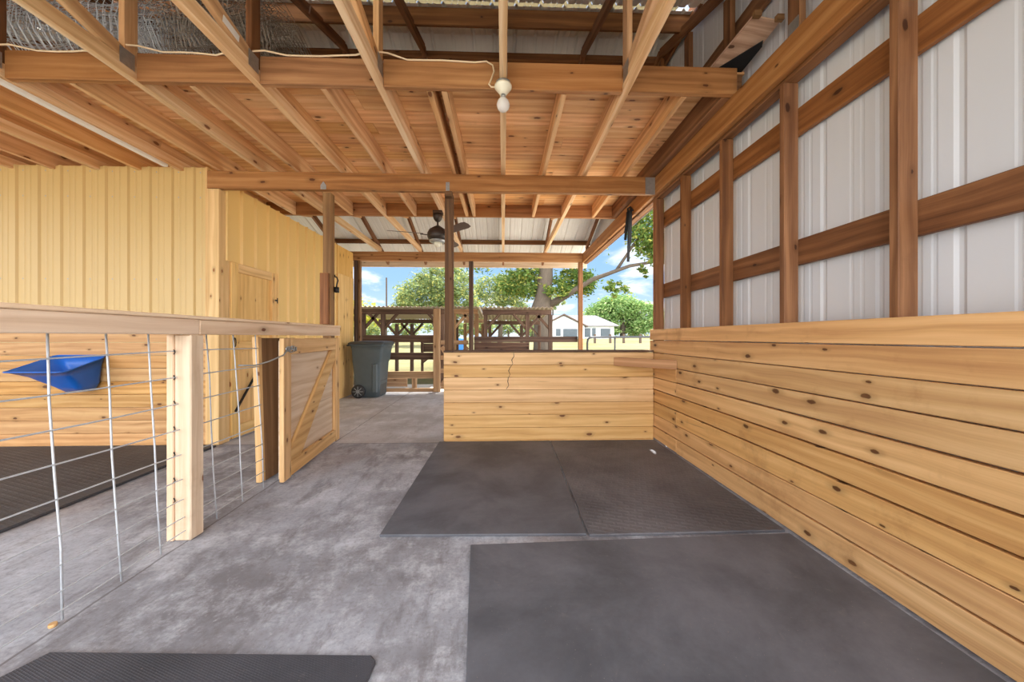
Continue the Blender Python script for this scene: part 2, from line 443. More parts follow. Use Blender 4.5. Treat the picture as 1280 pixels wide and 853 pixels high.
# roof: two slopes of ribbed sheet
ceil = thing('ceiling', (0, 3.875, 4.5), None, None); del ceil['label'], ceil['category']; struct(ceil)
k = sqrt(1 + .37 ** 2)
for nm, y0, y1 in (('roof_sheet', 3.875, 8.12), ('roof_sheet', 3.30, 3.875), ('roof_sheet', -.42, 3.24)):
    ya, yb = (y0, y1)
    a = V((-8.6, ya, zroof(ya + 1e-6 if ya > 3 else ya))); c = V((-8.6, yb, zroof(yb - 1e-6 if yb < 3.9 else yb)))
    v = (c - a); L = v.length; v.normalize(); n = V((0, -v.z, v.y)); n = n if n.z > 0 else -n
    MB().sheet(a, V((1, 0, 0)), v, n, 10.55, 0, L, ribs(.2286, .02)).build(nm, M['roof'], ceil, solid=.002)
MB().prism([(-8.6, 3.62, zroof(3.62) + .03), (-8.6, 3.875, 4.535), (-8.6, 4.13, zroof(4.13) + .03), (-8.6, 4.13, zroof(4.13) + .034), (-8.6, 3.875, 4.545), (-8.6, 3.62, zroof(3.62) + .034)], (10.55, 0, 0)).build('ridge_cap', M['roof'], ceil, fixn=True)
st_ = NT('translucent_roof_sheet'); st_.set(Base_Color=srgb(246, 244, 234), Roughness=.5)
tl_ = st_.n('ShaderNodeBsdfTranslucent', {'Color': srgb(176, 168, 146)})
mx_ = st_.n('ShaderNodeMixShader', {0: .6, 1: st_.b.outputs[0], 2: tl_.outputs[0]}); st_.t.links.new(mx_.outputs[0], st_.t.nodes['Material Output'].inputs['Surface'])
a = V((-1.75, 3.24, zroof(3.24))); c = V((-1.75, 3.30, zroof(3.30))); v = (c - a); L = v.length; v.normalize()
MB().sheet(a, V((1, 0, 0)), v, V((0, -v.z, v.y)), 3.4, 0, L, ribs(.2286, .02)).build('translucent_strip', st_.m, ceil, solid=.002)
# eave fascia board beyond the far header
tag(MB().box((-8.6, 8.10, 2.77), (1.95, 8.14, 2.925)).build('fascia_board', M['ply']), 'pale fascia board along the far eave above the paddock', 'fascia')

# loft deck over the middle of the barn
b = MB(); y = 2.57
while y < 5.22:
    w = min(random.choice((.14, .184, .184)), 5.225 - y); x = -8.4
    while x < XR + .12:
        L = random.choice((2.4, 3.0, 3.6)); b.box((x, y, 3.132), (min(x + L - .003, XR + .12), y + w - .004, 3.155)); x += L
    y += w
struct(b.build('loft_floor', M['loft']))

# right wall: metal cladding with gable
wr = MB()
RW = ribs(.3048, -.007, True, -.002)
def gtop(s): return zroof(-.5 + s) - .01
wr.sheet((1.868, -.5, 0), V((0, 1, 0)), V((0, 0, 1)), V((-1, 0, 0)), 4.5, .05, gtop, RW)
wr.sheet((1.868, 4.0, 0), V((0, 1, 0)), V((0, 0, 1)), V((-1, 0, 0)), 3.4, 2.76, lambda s: zroof(4.0 + s) - .01, RW)
struct(wr.build('wall_right', M['wsid'], solid=.002))

# plank wainscot on the right wall
b = MB(); z = 1.245
rows = [.125] + [.138] * 8 + [.016]
for h in rows:
    y = -.6
    cuts = random.choice(([], [2.14], [1.0, 3.37], [2.75], [3.37], []))
    for a, c in zip([-.6] + cuts, cuts + [3.985]):
        b.box((XR + random.uniform(0, .003), a + .001, max(z - h + random.choice((.005, .007, .011)), 0.004)), (XR + .038, c - .001, z))
    z -= h
    if z < .02: break
struct(b.build('wall_right_lower', M['wain'], bevel=.003))

# studs of the right wall
stud_labels = ['slender wall stud next to the dark corner post on the white metal wall',
               'wall stud second beyond the corner post on the white metal wall',
               'mid-wall stud with a dark knot at its foot, between two narrow white metal bays',
               'wide nearest wall stud with a split pale inner edge and dark side']
for (yf, lab) in zip((3.37, 2.748, 2.139, 1.516), stud_labels):
    tag(MB().box((XR + .04, yf - .04, 1.18), (XR + .13, yf, 2.728)).build('wall_stud', M['stud'], bevel=.003), lab, 'stud', 'studs of the white metal wall')
tag(MB().box((XR + .04, .84, 1.18), (XR + .13, .88, 2.728)).build('wall_stud', M['stud'], bevel=.003), 'wall stud beside the camera, nearer than the split-edged stud', 'stud', 'studs of the white metal wall')
# girts behind them
for z0, z1, lab in ((1.606, 1.763, 'lower horizontal girt board running behind the studs of the white metal wall'),
                    (2.412, 2.575, 'upper horizontal girt board below the side beam on the white metal wall'),
                    (3.48, 3.63, 'horizontal girt of the gable above the side beam, behind the plywood shelf'),
                    (4.24, 4.38, 'topmost gable girt close under the roof ridge')):
    y0, y1 = (-.5, 3.99) if z0 < 3 else ((.95, 6.6) if z0 < 4 else (3.0, 4.75))
    tag(MB().box((XR + .131, y0, z0), (XR + .162, y1, z1)).build('wall_girt', M['stud'], bevel=.003), lab, 'girt', 'girts of the white metal wall')
# side beam, two plies
sb = thing('side_beam', (1.75, 3.5, 2.73), 'long brown beam along the top of the white metal wall', 'beam')
MB().box((XR, -.5, 2.75), (XR + .045, 7.46, 2.943)).build('inner_ply', M['beam'], sb, bevel=.004)
MB().box((XR + .049, -.5, 2.73), (XR + .13, 7.46, 2.943)).build('outer_ply', M['stud'], sb, bevel=.004)
# gable studs above it
for yf, lab in ((3.33, 'thin gable stud just beyond the plywood shelf, above the side beam'), (2.73, 'gable stud right behind the plywood shelf'),
                (2.10, 'gable stud with a ribbed steel plate at its foot, nearer than the plywood shelf'), (3.92, 'gable stud under the roof ridge, farthest visible behind the first truss'),
                (5.3, 'gable stud above the side beam beyond the loft')):
    g = thing('gable_stud', (1.77, yf, 2.945), lab, 'stud', 'studs of the gable')
    MB().box((XR + .06, yf - .09, 3.132 if 2.5 < yf < 5.2 else 2.945), (XR + .10, yf, zroof(yf - .05) - .24)).build('upright', M['stud'], g, bevel=.003)
    MB().box((XR + .056, yf - .085, 3.135 if 2.5 < yf < 5.2 else 2.96), (XR + .0595, yf - .01, 3.24 if 2.5 < yf < 5.2 else 3.07)).build('gusset_plate', M['galv'], g)

# gable rafters on the right wall
gr = thing('gable_rafters', (1.77, 3.875, 3.0), 'sloping gable rafter pair tight against the white metal wall under the roof', 'rafter')
for y1 in (7.4, .35):
    MB().beam((XR + .08, 3.875, zroof(3.875) - .155), (XR + .08, y1, zroof(y1) - .155), .04, .09).build('rafter', M['stud'], gr, bevel=.003)

# yellow room on the left
XL = -3.05
wl = MB()
wl.sheet((-8.4, YS, 0), V((1, 0, 0)), V((0, 0, 1)), V((0, -1, 0)), 8.4 - 3.17, 1.22, 2.985, ribs(.2286, .016))
o = struct(wl.build('wall_back', M['ysid'], solid=.002))
sc = MB()
x = -8.36
while x < -3.2:
    for zz in (2.93, 2.66, 1.78, 1.35):
        for dx in (0, .075):
            sc.lathe([(.007, 0), (.007, .004), (.003, .006)], (x + dx, YS, zz), 6, 'y')
    x += .2286
for i in range(0, len(sc.v)): sc.v[i] = V((sc.v[i].x, 2 * YS - sc.v[i].y - .001, sc.v[i].z))
sr = sc.build('screw_heads', M['galv'], o); sr['kind'] = 'stuff'
b = MB(); z = 1.24; i = 0
while z > .01:
    h = min(.1385, z); cut = random.choice((-6.2, -5.6, -6.8))
    for a, c in ((-8.4, cut), (cut, -3.17)):
        b.box((a + .001, YS - .02, max(z - h + .003, .003)), (c - .001, YS + .018, z))
    z -= h
struct(b.build('wall_back_lower', M['backplank'], bevel=.003))
# side wall of that room: ribbed siding round a dutch door, plywood at the far end
b = MB()
YD0, YD1, ZD = 3.99, 4.77, 2.0
S = lambda a, z0, w, z1, bb=b: bb.sheet((XL, a, 0), V((0, 1, 0)), V((0, 0, 1)), V((1, 0, 0)), w, z0, z1, ribs(.2286, .026, False))
S(3.90, 2.0, .88, 2.86); S(4.78, .02, 1.72, 2.86)
struct(b.build('wall_left', M['yside'], solid=.002))
b = MB()
b.box((XL - .02, 6.50, .01), (XL + .022, 7.02, 2.34), grain=2); b.box((XL - .02, 6.50, 2.345), (XL + .012, 7.18, 2.86), grain=2); b.box((XL - .02, 7.022, .01), (XL + .022, 7.18, 2.34), grain=2)
struct(b.build('wall_left_far_panel', M['plyyellow'], bevel=.003))
# corner trim
b = MB()
b.box((-3.165, YS - .035, .003), (XL + .012, YS + .1, 2.748)); b.box((-3.19, YS - .025, .003), (-3.166, YS + .06, 2.985)); b.box((XL - .03, YS + .101, .003), (XL + .014, YD0 - .012, 2.0))
struct(b.build('trim_1', M['door'], bevel=.004))
# door
d = thing('door_1', (XL, 4.4, 0), None, None); del d['label'], d['category']; struct(d, 'yellow pine dutch door in the ribbed yellow side wall')
x0, x1 = XL - .02, XL + .03
for a, c in ((YD0, YD0 + .1), (YD1 - .1, YD1)):
    MB().box((x0, a, .02), (x1, c, ZD)).build('stile', M['door'], d, bevel=.004)
for z0, z1 in ((ZD - .1, ZD), (1.0, 1.11), (.02, .16)):
    MB().box((x0, YD0 + .101, z0), (x1, YD1 - .101, z1)).build('rail', M['door'], d, bevel=.004)
MB().box((x0, YD0 + .101, 1.11), (x1 - .03, YD1 - .101, ZD - .1), grain=2).build('upper_panel', M['plyyellow'], d)
MB().box((x0, YD0 + .101, .16), (x1 - .02, YD1 - .101, 1.0), grain=2).build('lower_panel', M['plyyellow'], d)
MB().beam((x1 + .008, 4.03, .32), (x1 + .008, 4.52, .90), .015, .022, (1, 0, 0)).build('hook_bar', M['iron'], d)
MB().tube([(x1 + .01, 4.02 + .018 * cos(t), 1.1 + .05 * sin(t)) for t in [2 * pi * i / 14 for i in range(14)]], .005, 6, closed=True).build('handle', M['iron'], d, True)
MB().box((x1, YD1 - .05, 1.635), (x1 + .006, YD1 - .004, 1.655)).tube([(x1 + .005, YD1, 1.61), (x1 + .005, YD1, 1.68)], .006, 8).build('hinge', M['iron'], d)

# ------------------------------------------------------------------ timbers
def post(x0, x1, y0, y1, z1, lab, mat='post', z0=0.003):
    t = thing('timber_post', ((x0 + x1) / 2, (y0 + y1) / 2, 0), lab, 'post', 'barn posts')
    MB().box((x0, y0, z0), (x1, y1, z1)).build('upright', M[mat], t, bevel=.006)
    return t
p1 = post(-.65, -.56, YS + .04, YS + .13, 2.754, 'post standing at the open left end of the low stall partition', 'postdark')
MB().box((-.64, YS - .0345, 2.70), (-.56, YS + .04, 2.753)).build('post_head', M['postdark'], p1)
MB().box((-.625, YS - .0355, 2.757), (-.585, YS - .0325, 2.85)).build('tie_plate', M['galv'], p1)
p2 = post(-1.985, -1.895, YS + .04, YS + .13, 2.754, 'post at the far end of the wire fence, carrying a brown block and a hook')
MB().box((-2.0, YS + .002, 1.30), (-1.91, YS + .038, 1.86)).build('block', M['stud'], p2, bevel=.004)
MB().prism([(-1.97, YS - .033, 2.755), (-1.91, YS - .033, 2.755), (-1.91, YS - .033, 2.80), (-1.94, YS - .033, 2.84), (-1.97, YS - .033, 2.80)], (0, -.003, 0)).build('tie_plate', M['galv'], p2)
hk = [(-1.892, 3.99, 1.86 - .02 * i) for i in range(2)] + [(-1.868, 3.99, 1.83), (-1.856, 3.99, 1.795), (-1.868, 3.99, 1.755), (-1.876, 3.99, 1.70), (-1.87, 3.99, 1.66)]
MB().tube(hk, .008, 8).box((-1.89, 3.97, 1.66), (-1.85, 4.01, 1.72)).build('hook', M['iron'], p2, True)
post(XR + .04, XR + .13, 3.90, 3.99, 2.728, 'dark corner post where the low stall partition meets the white metal wall', 'stud')
post(1.60, 1.69, 7.36, 7.45, 2.752, 'weathered outer corner post under the far end of the side beam', 'stud', -.05)
post(-.72, -.63, 7.36, 7.45, 2.752, 'old brown post of the far eave line rising behind the low stall partition', 'old')
pp = post(-3.02, -2.97, 7.36, 7.45, 2.752, 'narrow pale post of the far eave line beside the end of the yellow wall', 'post')
MB().box((-3.09, 7.34, .01), (-3.03, 7.44, 2.752)).build('dark_backing', M['old'], pp)

cb = thing('cross_beam', (-.8, YS, 2.755), 'long brown cross beam resting on the posts above the low stall partition', 'beam')
MB().box((-3.17, YS - .03, 2.755), (XR - .002, YS + .035, 2.943)).build('timber', M['beam'], cb, bevel=.005)
MB().box((-8.3, YS + .03, 2.755), (-3.2, YS + .1, 2.943)).build('hidden_end', M['beam'], cb)
MB().box((1.58, YS - .0335, 2.745), (XR - .002, YS - .0305, 2.935)).build('beam_hanger', M['galv'], cb)
tag(MB().box((-3.6, 7.37, 2.755), (XR - .001, 7.455, 2.943)).build('eave_header', M['beam'], bevel=.005), 'brown header beam along the far eave over the paddock opening', 'beam')

# trusses
TX = [.895, 0.0, -.88, -1.74, -2.58, -3.46, -4.33, -5.2, -6.07]
TL = ['roof truss right of the hanging bulb, closest to the white metal wall', 'roof truss carrying the light bulb on its bottom chord',
      'roof truss first to the left of the light bulb, over the ceiling fan', 'roof truss second to the left of the light bulb, bearing a small white tag',
      'roof truss crossing in front of the rolled wire at upper left', 'roof truss with a thin white strip along it above the yellow wall',
      'roof truss left of the white strip, dying behind the yellow wall', 'dim roof truss far left above the yellow wall', 'leftmost dim roof truss over the yellow wall']
def seg(bld, x, y0, z0, y1, z1, w=.045, h=.09):
    return bld.beam((x, y0, z0), (x, y1, z1), w, h)
for i, (x, lab) in enumerate(zip(TX, TL)):
    t = thing('roof_truss', (x, 3.875, 2.945), lab, 'truss', 'roof trusses over the barn')
    MB().box((x - .025, .30, 2.945), (x + .025, 7.45, 3.045)).build('bottom_chord', M['truss'], t, bevel=.004)
    MB().box((x - .024, 2.57, 3.046), (x + .024, 5.19, 3.130)).build('filler', M['joist'], t)
    for y1 in (7.95, -.35):
        MB().beam((x, 3.875, zroof(3.875) - .165), (x, y1, zroof(y1) - .165), .045, .09).build('top_chord', M['purlin'], t, bevel=.003)
    for s in (1, -1):
        yy = 3.875 - s * 1.385
        MB().box((x - .02, yy - .045, 3.046), (x + .02, yy + .045, zroof(yy) - .215)).build('web_upright', M['stud'] if i % 2 else M['joist'], t, bevel=.003)
        a = MB(); seg(a, x, yy - s * .06, 3.08, yy - s * 1.15, zroof(yy - s * 1.15) - .20, .04); a.build('web_diagonal', M['joist'], t, bevel=.003)
        g = MB(); g.box((x - .026, yy - .05 - .03 * s, 3.0), (x - .0235, yy + .045 - .03 * s, 3.11)); g.box((x + .0255, yy - .05 - .03 * s, 3.0), (x + .028, yy + .045 - .03 * s, 3.11))
        g.build('gusset_plate', M['galv'], t)
    if i == 3:
        MB().beam((x + .022, 2.20, 3.12), (x + .022, 2.33, 3.10), .003, .045).build('white_tag', M['white'], t)
# short joists of the loft
JX = [1.345, .447, -.43, -.535, -1.295, -2.217, -3.04, -3.89, -4.78, -5.6]
JL = ['loft joist between the side beam and the truss right of the bulb', 'loft joist first to the right of the light bulb', 'right one of the doubled loft joists left of the bulb',
      'left one of the doubled loft joists left of the bulb', 'loft joist over the wire fence post with the hook', 'loft joist ending above the corner of the yellow room',
      'loft joist below the rolled wire, left of the crossing truss', 'loft joist left of the thin white strip', 'shadowed loft joist second left of the white strip', 'loft joist at the far left edge above the yellow wall']
for x, lab in zip(JX, JL):
    tag(MB().box((x - .021, 2.565, 2.946), (x + .021, 5.195, 3.13)).build('loft_joist', M['joist'], bevel=.003), lab, 'joist', 'joists under the loft boards')
tag(MB().box((XR - .06, 2.565, 2.946), (XR + .10, 5.195, 3.13)).build('loft_joist', M['stud'], bevel=.003), 'wide brown edge joist lying on the side beam under the loft boards', 'joist', 'joists under the loft boards')
# rim beams of the loft: one piece between each pair of trusses
for nm, y0, lab, hh in (('loft_rim_beam', 2.515, 'near rim beam of the loft with the pale cable along its top', 3.14), ('loft_rim_beam', 5.20, 'far rim beam of the loft above the ceiling fan', 3.13)):
    r = thing(nm, (0, y0, 2.945), lab, 'beam')
    ends = [XR + .03] + [x for x in TX] + [-7.5]
    for a, c in zip(ends[:-1], ends[1:]):
        ra = 0 if a == ends[0] else .027
        MB().box((c + .027, y0, 2.945), (a - ra, y0 + .042, hh)).build('beam_piece', M['beam'], r, bevel=.004)
# purlins
PY = [(7.39, .09, 'purlin right over the far eave header, under the pale roof metal'), (6.57, .10, 'purlin next up the far roof slope from the eave header'), (5.75, .10, 'purlin on the far roof slope just beyond the loft'),
      (4.93, .10, 'purlin on the far roof slope over the loft boards'), (4.05, .115, 'dark purlin just beyond the roof ridge, low in the gap over the loft rim'), (3.37, .14, 'deep dark purlin on the near roof slope at the top of the view'),
      (2.6, .10, 'purlin on the near roof slope above the loft rim beam'), (1.8, .10, 'purlin on the near roof slope above the rubber mats'), (1.0, .10, 'purlin on the near roof slope overhead'), (.2, .09, 'purlin at the near eave')]
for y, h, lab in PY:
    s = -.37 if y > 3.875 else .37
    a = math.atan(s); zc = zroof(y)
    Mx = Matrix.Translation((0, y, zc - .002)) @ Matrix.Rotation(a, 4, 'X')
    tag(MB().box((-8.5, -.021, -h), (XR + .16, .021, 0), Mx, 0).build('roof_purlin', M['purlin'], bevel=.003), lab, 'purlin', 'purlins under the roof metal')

# ------------------------------------------------------------------ low stall partition
sw = thing('stall_partition', (.5, YS + .08, 0), 'low partition of honey coloured knotty planks between stall and paddock opening', 'partition')
b = MB(); z = .988
while z > .012:
    h = min(.1385, z - .004)
    b.box((-.655, YS + random.uniform(0, .002), z - h + .003), (XR - .004, YS + .036, z), tone=None)
    z -= .1385
b.build('plank_face', M['stall'], sw, bevel=.003)
ck = [(.115 - .005 * i + .012 * sin(i * 2.3), YS - .0005, .985 - .04 * i) for i in range(11)]
ck = [(x if z > .845 else x - .02, y, z) for x, y, z in ck]
MB().tube(ck, [.002 + .0012 * (i % 3) for i in range(11)], 5).build('split', M['iron'], sw)
b = MB(); z = .988
while z > .012:
    h = min(.1385, z - .004); b.box((-.54, YS + .134, z - h + .003), (XR - .004, YS + .17, z)); z -= .1385
b.build('rear_planks', M['stall'], sw, bevel=.003)
b = MB(); b.box((-.55, YS - .008, .991), (XR - .004, YS + .175, 1.012)); b.box((-.655, YS - .008, .991), (-.551, YS + .038, 1.010)); b.build('cap_board', M['old'], sw, bevel=.003)
MB().prism([(1.20, YS - .002, .82), (1.255, YS - .002, .905), (XR - .002, 3.42, .905), (XR - .002, 3.345, .905), (XR - .002, 3.345, .905)], (0, 0, 0.0001)) if False else None
# mitred board across the corner
b = MB()
A0 = V((1.235, YS - .003, 0)); A1 = V((XR - .002, 3.345, 0)); dd = (A1 - A0).normalized(); nn = V((dd.y, -dd.x, 0))
if nn.y > 0: nn = -nn
pl = [A0, A1, V((XR - .002, 3.345 + .055, 0)), V((1.235 + .05, YS - .003, 0))]
b.prism([V((p.x, p.y, .842)) for p in pl], (0, 0, .09))
tag(b.build('corner_board', M['red'], fixn=True), 'short reddish board set across the corner of the stall partition and the right wainscot', 'board')

# ------------------------------------------------------------------ wire fence and gate on the left
XF = -1.81
fe = thing('wire_fence', (XF, 1.5, 0), 'wire panel fence under a pale wooden rail along the left side of the aisle', 'fence')
MB().box((-1.862, 2.04, .003), (-1.772, 2.13, 1.173)).build('fence_post', M['pale'], fe, bevel=.006)
MB().box((-1.903, 2.035, .003), (-1.865, 2.115, 1.173)).build('fence_post_ply', M['pale'], fe, bevel=.004)
MB().box((-1.81, -.4, 1.175), (-1.772, 2.098, 1.262)).box((-1.81, 2.101, 1.175), (-1.772, 3.86, 1.262)).build('rail_face', M['pale'], fe, bevel=.004)
MB().box((-1.905, -.4, 1.263), (-1.765, 3.86, 1.283)).build('rail_cap', M['pale'], fe, bevel=.004)
MB().box((-1.905, -.4, 1.175), (-1.868, 3.86, 1.262)).build('rear_rail', M['pale'], fe, bevel=.004)
wp = MB()
def fx(y, z): return -1.79 - .022 * (y - 1.48) - .055 * z + .004 * sin(9 * y)
for i, y in enumerate([.25, .46, .66, .87, 1.07, 1.27, 1.478, 1.695, 1.90, 2.085, 2.26, 2.50, 2.72]):
    wp.tube([(fx(y, z) + .003 * sin(5 * z + i), y + .004 * sin(7 * z + i * 2), z) for z in (.012, .3, .6, .9, 1.2)], .0042, 6)
for z in (1.075, .93, .785, .64, .495, .35, .235, .135, .06):
    wp.tube([(fx(y, z) + .006, y, z + .006 * sin(3.1 * y + 7 * z)) for y in [.2 + .2 * i for i in range(13)] + [2.73]], 0.0036 if z > .3 else .003, 6)
wp.build('wire_panel', M['wire'], fe, True)
b = MB()
for z in (1.075, .93, .785, .64, .495, .35, .235):
    b.tube([(-1.862, 2.037, z - .012), (-1.845, 2.026, z), (-1.862, 2.037, z + .012)], .003, 6)
b.build('staple', M['iron'], fe)['kind'] = 'stuff'

# gate, hinged at the hook post and standing slightly open
G0 = V((-1.713, 2.79, 0)); G1 = V((-1.836, 3.985, 0)); gd = (G1 - G0); GL = gd.length; gd.normalize(); gn = V((gd.y, -gd.x, 0))
GM = Matrix((gd, -gn, V((0, 0, 1)))).transposed().to_4x4(); GM.translation = G0 + V((0, 0, .02))
gt = thing('stall_gate', tuple(G0), 'plank and plywood gate with a diagonal brace at the end of the wire fence', 'gate')
def gb(lo, hi, g): return MB().box(lo, hi, GM, g)
T = .036
gb((0, 0, 0), (.115, T, 1.13), 2).build('stile', M['gate'], gt, bevel=.004)
gb((GL - .115, 0, 0), (GL, T, 1.13), 2).build('stile', M['gate'], gt, bevel=.004)
gb((.117, -.001, 1.0), (GL - .117, T - .002, 1.13), 0).build('rail', M['gate'], gt, bevel=.004)
gb((.117, -.001, .01), (GL - .117, T - .002, .13), 0).build('rail', M['gate'], gt, bevel=.004)
gb((.02, T + .001, .02), (GL - .02, T + .014, 1.11), 0).build('panel', M['ply'], gt)
br = MB(); br.prism([GM @ V(p) for p in ((.118, .004, .132), (.30, .004, .132), (GL - .118, .004, .90), (GL - .118, .004, .998), (GL - .215, .004, .998), (.118, .004, .22))], GM.to_3x3() @ V((0, .03, 0)))
br.build('brace', M['gate'], gt, fixn=True)
lt = MB()
for k2 in range(6):
    c = GM @ V((.03 + .028 * k2, -.012, 1.045 + .01 * sin(k2 * 2.5)))
    lt.tube([c + V((.012 * sin(k2) * cos(a), .020 * cos(a), .014 * sin(a) + .004 * cos(2 * a))) for a in [2 * pi * q / 10 for q in range(10)]], .005, 6, closed=True)
ch = [GM @ V((.04, -.006, 1.04)), GM @ V((-.02, -.006, 1.0)), V((-1.77, 2.70, .975)), V((-1.83, 2.64, .95)), V((-1.86, 2.52, .96))]
lt.tube(ch, .006, 6)
lt.build('latch_chain', M['galv'], gt, True)

# the leaning plank panel behind the gate
pm = Matrix.Translation((-1.915, 2.81, .012)) @ Matrix.Rotation(radians(-1.6), 4, 'Y')
pn = thing('plank_panel', (-1.915, 2.9, 0), 'narrow upright plank panel standing behind the gate latch', 'panel')
MB().box((-.028, 0, 0), (.022, .04, 1.15), pm, 2).build('edge_board', M['gate'], pn, bevel=.004)
MB().box((-.022, .041, 0), (.018, .50, 1.14), pm, 2).build('panel', M['post'], pn, bevel=.004)

# small bits on the fence line
tag(MB().lathe([(.011, 0), (.013, .006), (.012, .014)], (-1.80, 1.455, .001), 14).build('wood_plug', M['gate']), 'small round wooden plug on the concrete at the foot of the wire fence', 'plug')

# ------------------------------------------------------------------ mats
def rmat(pts, lab, m, th=.014):
    b = MB(); b.prism([V((x, y, .002)) for x, y in pts], (0, 0, th)); 
    tag(b.build('rubber_mat', M[m], bevel=.004, fixn=True), lab, 'mat', 'rubber mats on the floor')
rmat([(-.716, 2.045), (.486, 2.018), (.512, 3.845), (-.70, 3.85)], 'plain rubber mat touching the left half of the low stall partition', 'mat')
rmat([(.497, 2.008), (1.675, 2.022), (1.682, 3.845), (.524, 3.845)], 'rubber mat with raised tread in the corner of partition and right wainscot', 'mattread')
rmat([(-.180, 1.935), (1.672, 1.99), (1.672, -.3), (-.05, -.3), (-.125, 1.18)], 'large plain rubber mat in front, along the right wainscot', 'mat')
rmat([(-1.645, 1.325), (-.475, 1.275), (-.45, 1.25), (-.47, .5), (-1.72, .5), (-1.72, 1.18)], 'dark finely ribbed mat at the bottom left, beside the wire fence', 'matdark')
rmat([(-2.96, 2.15), (-3.02, YS - .09), (-7.0, YS - .09), (-7.0, .3), (-2.90, .3)], 'dark treaded rubber mat in the left stall under the blue feeder', 'matstall', .02)

# ------------------------------------------------------------------ blue feeder
fd = thing('feed_trough', (-4.5, YS - .02, .6), 'blue plastic feed trough hung on the plank wall in the left stall', 'trough')
def rr(x0, x1, yb, yf, zb, zf, r=.06, n=4):
    """rounded rectangle ring, back edge yb at zb, front yf at zf"""
    out = []
    for cx, cy, a0 in ((x1 - r, yb - r, 0), (x0 + r, yb - r, 90), (x0 + r, yf + r, 180), (x1 - r, yf + r, 270)):
        for q in range(n + 1):
            a = radians(a0 + 90 * q / n); px, py = cx + r * cos(a), cy + r * sin(a)
            t = (py - yf) / (yb - yf); out.append(V((px, py, zf + (zb - zf) * (t ** 1.7 if t > 0 else 0))))
    return out
yw = YS - .022
outer = [rr(-4.40, -4.22, yw - .005, yw - .16, .60, .60, .05), rr(-4.46, -4.20, yw - .003, yw - .22, .68, .66, .05), rr(-4.62, -4.205, yw - .002, yw - .31, .86, .77, .05), rr(-4.745, -4.20, yw - .001, yw - .40, .965, .825, .05)]
outer = [[p + V((-.07 * (1 - i / 3), 0, 0)) for p in ring] for i, ring in enumerate(outer)]
inner = []
for ring in reversed(outer):
    c = sum(ring, V((0, 0, 0))) / len(ring)
    inner.append([p + (V((c.x, c.y, p.z)) - p).normalized() * .008 + V((0, 0, .004)) for p in ring])
lip = [[p + (p - sum(outer[-1], V((0, 0, 0))) / len(outer[-1])).normalized() * .006 for p in outer[-1]]]
MB().loft(outer + lip + inner).build('tub', M['blue'], fd, True, fixn=True)
rim = outer[-1]
MB().tube(rim, .008, 6, closed=True).build('rim', M['blue'], fd, True)

# ------------------------------------------------------------------ wheeled bin
bx, by = -2.60, 6.96
bn = thing('wheeled_bin', (bx, by, 0), 'tall grey-green wheeled rubbish bin at the end of the yellow wall', 'bin')
def rect(cx, cy, hx, hy, z, r=.05, n=4):
    out = []
    for sx, sy, a0 in ((1, 1, 0), (-1, 1, 90), (-1, -1, 180), (1, -1, 270)):
        for q in range(n + 1):
            a = radians(a0 + 90 * q / n); out.append(V((cx + sx * (hx - r) + r * cos(a), cy + sy * (hy - r) + r * sin(a), z)))
    return out
bm_ = MB(); bm_.loft([rect(bx + .02, by, .205, .24, .015), rect(bx + .01, by, .235, .26, .25), rect(bx + .01, by, .262, .275, .66), rect(bx + .02, by, .275, .285, .70), rect(bx + .03, by, .29, .30, .90), rect(bx + .03, by, .305, .315, .985), rect(bx + .03, by, .325, .33, .99), rect(bx + .03, by, .325, .33, 1.02)])
bm_.build('body', M['bin'], bn, True)
MB().box((bx + .12, by - .292, .10), (bx + .225, by - .245, .66)).build('front_rib', M['bin'], bn, bevel=.02)
ld = MB(); ld.loft([rect(bx + .03, by, .34, .345, 1.022), rect(bx + .03, by, .345, .35, 1.045), rect(bx + .03, by, .30, .31, 1.075), rect(bx + .03, by, .18, .2, 1.085)])
ld.build('lid', M['binlid'], bn, True)
MB().tube([(bx - .31, by - .22, 1.01), (bx - .37, by - .2, 1.0), (bx - .37, by + .2, 1.0), (bx - .31, by + .22, 1.01)], .014, 8).build('handle', M['binlid'], bn, True)
for s in (-1, 1):
    w = MB(); wy = by + s * .275
    w.lathe([(.02, -.03), (.10, -.03), (.125, -.022), (.13, 0), (.125, .022), (.10, .03), (.02, .03)], (bx - .13, wy, .131), 28, 'y')
    wo = w.build('wheel', M['rubber'], bn, True)
    h2 = MB(); h2.lathe([(.03, -.034), (.03, .034)], (bx - .13, wy, .131), 14, 'y')
    for q in range(8):
        a = q * pi / 4
        h2.beam((bx - .13 + .03 * cos(a), wy, .131 + .03 * sin(a)), (bx - .13 + .095 * cos(a), wy, .131 + .095 * sin(a)), .066, .012, (-sin(a), 0, cos(a)))
    h2.build('hub', M['hub'], wo)
MB().box((bx + .226, by - .2, .30), (bx + .25, by + .2, .34)).box((bx + .226, by - .18, .04), (bx + .245, by + .18, .28)).build('grab_bar', M['binlid'], bn, bevel=.01)

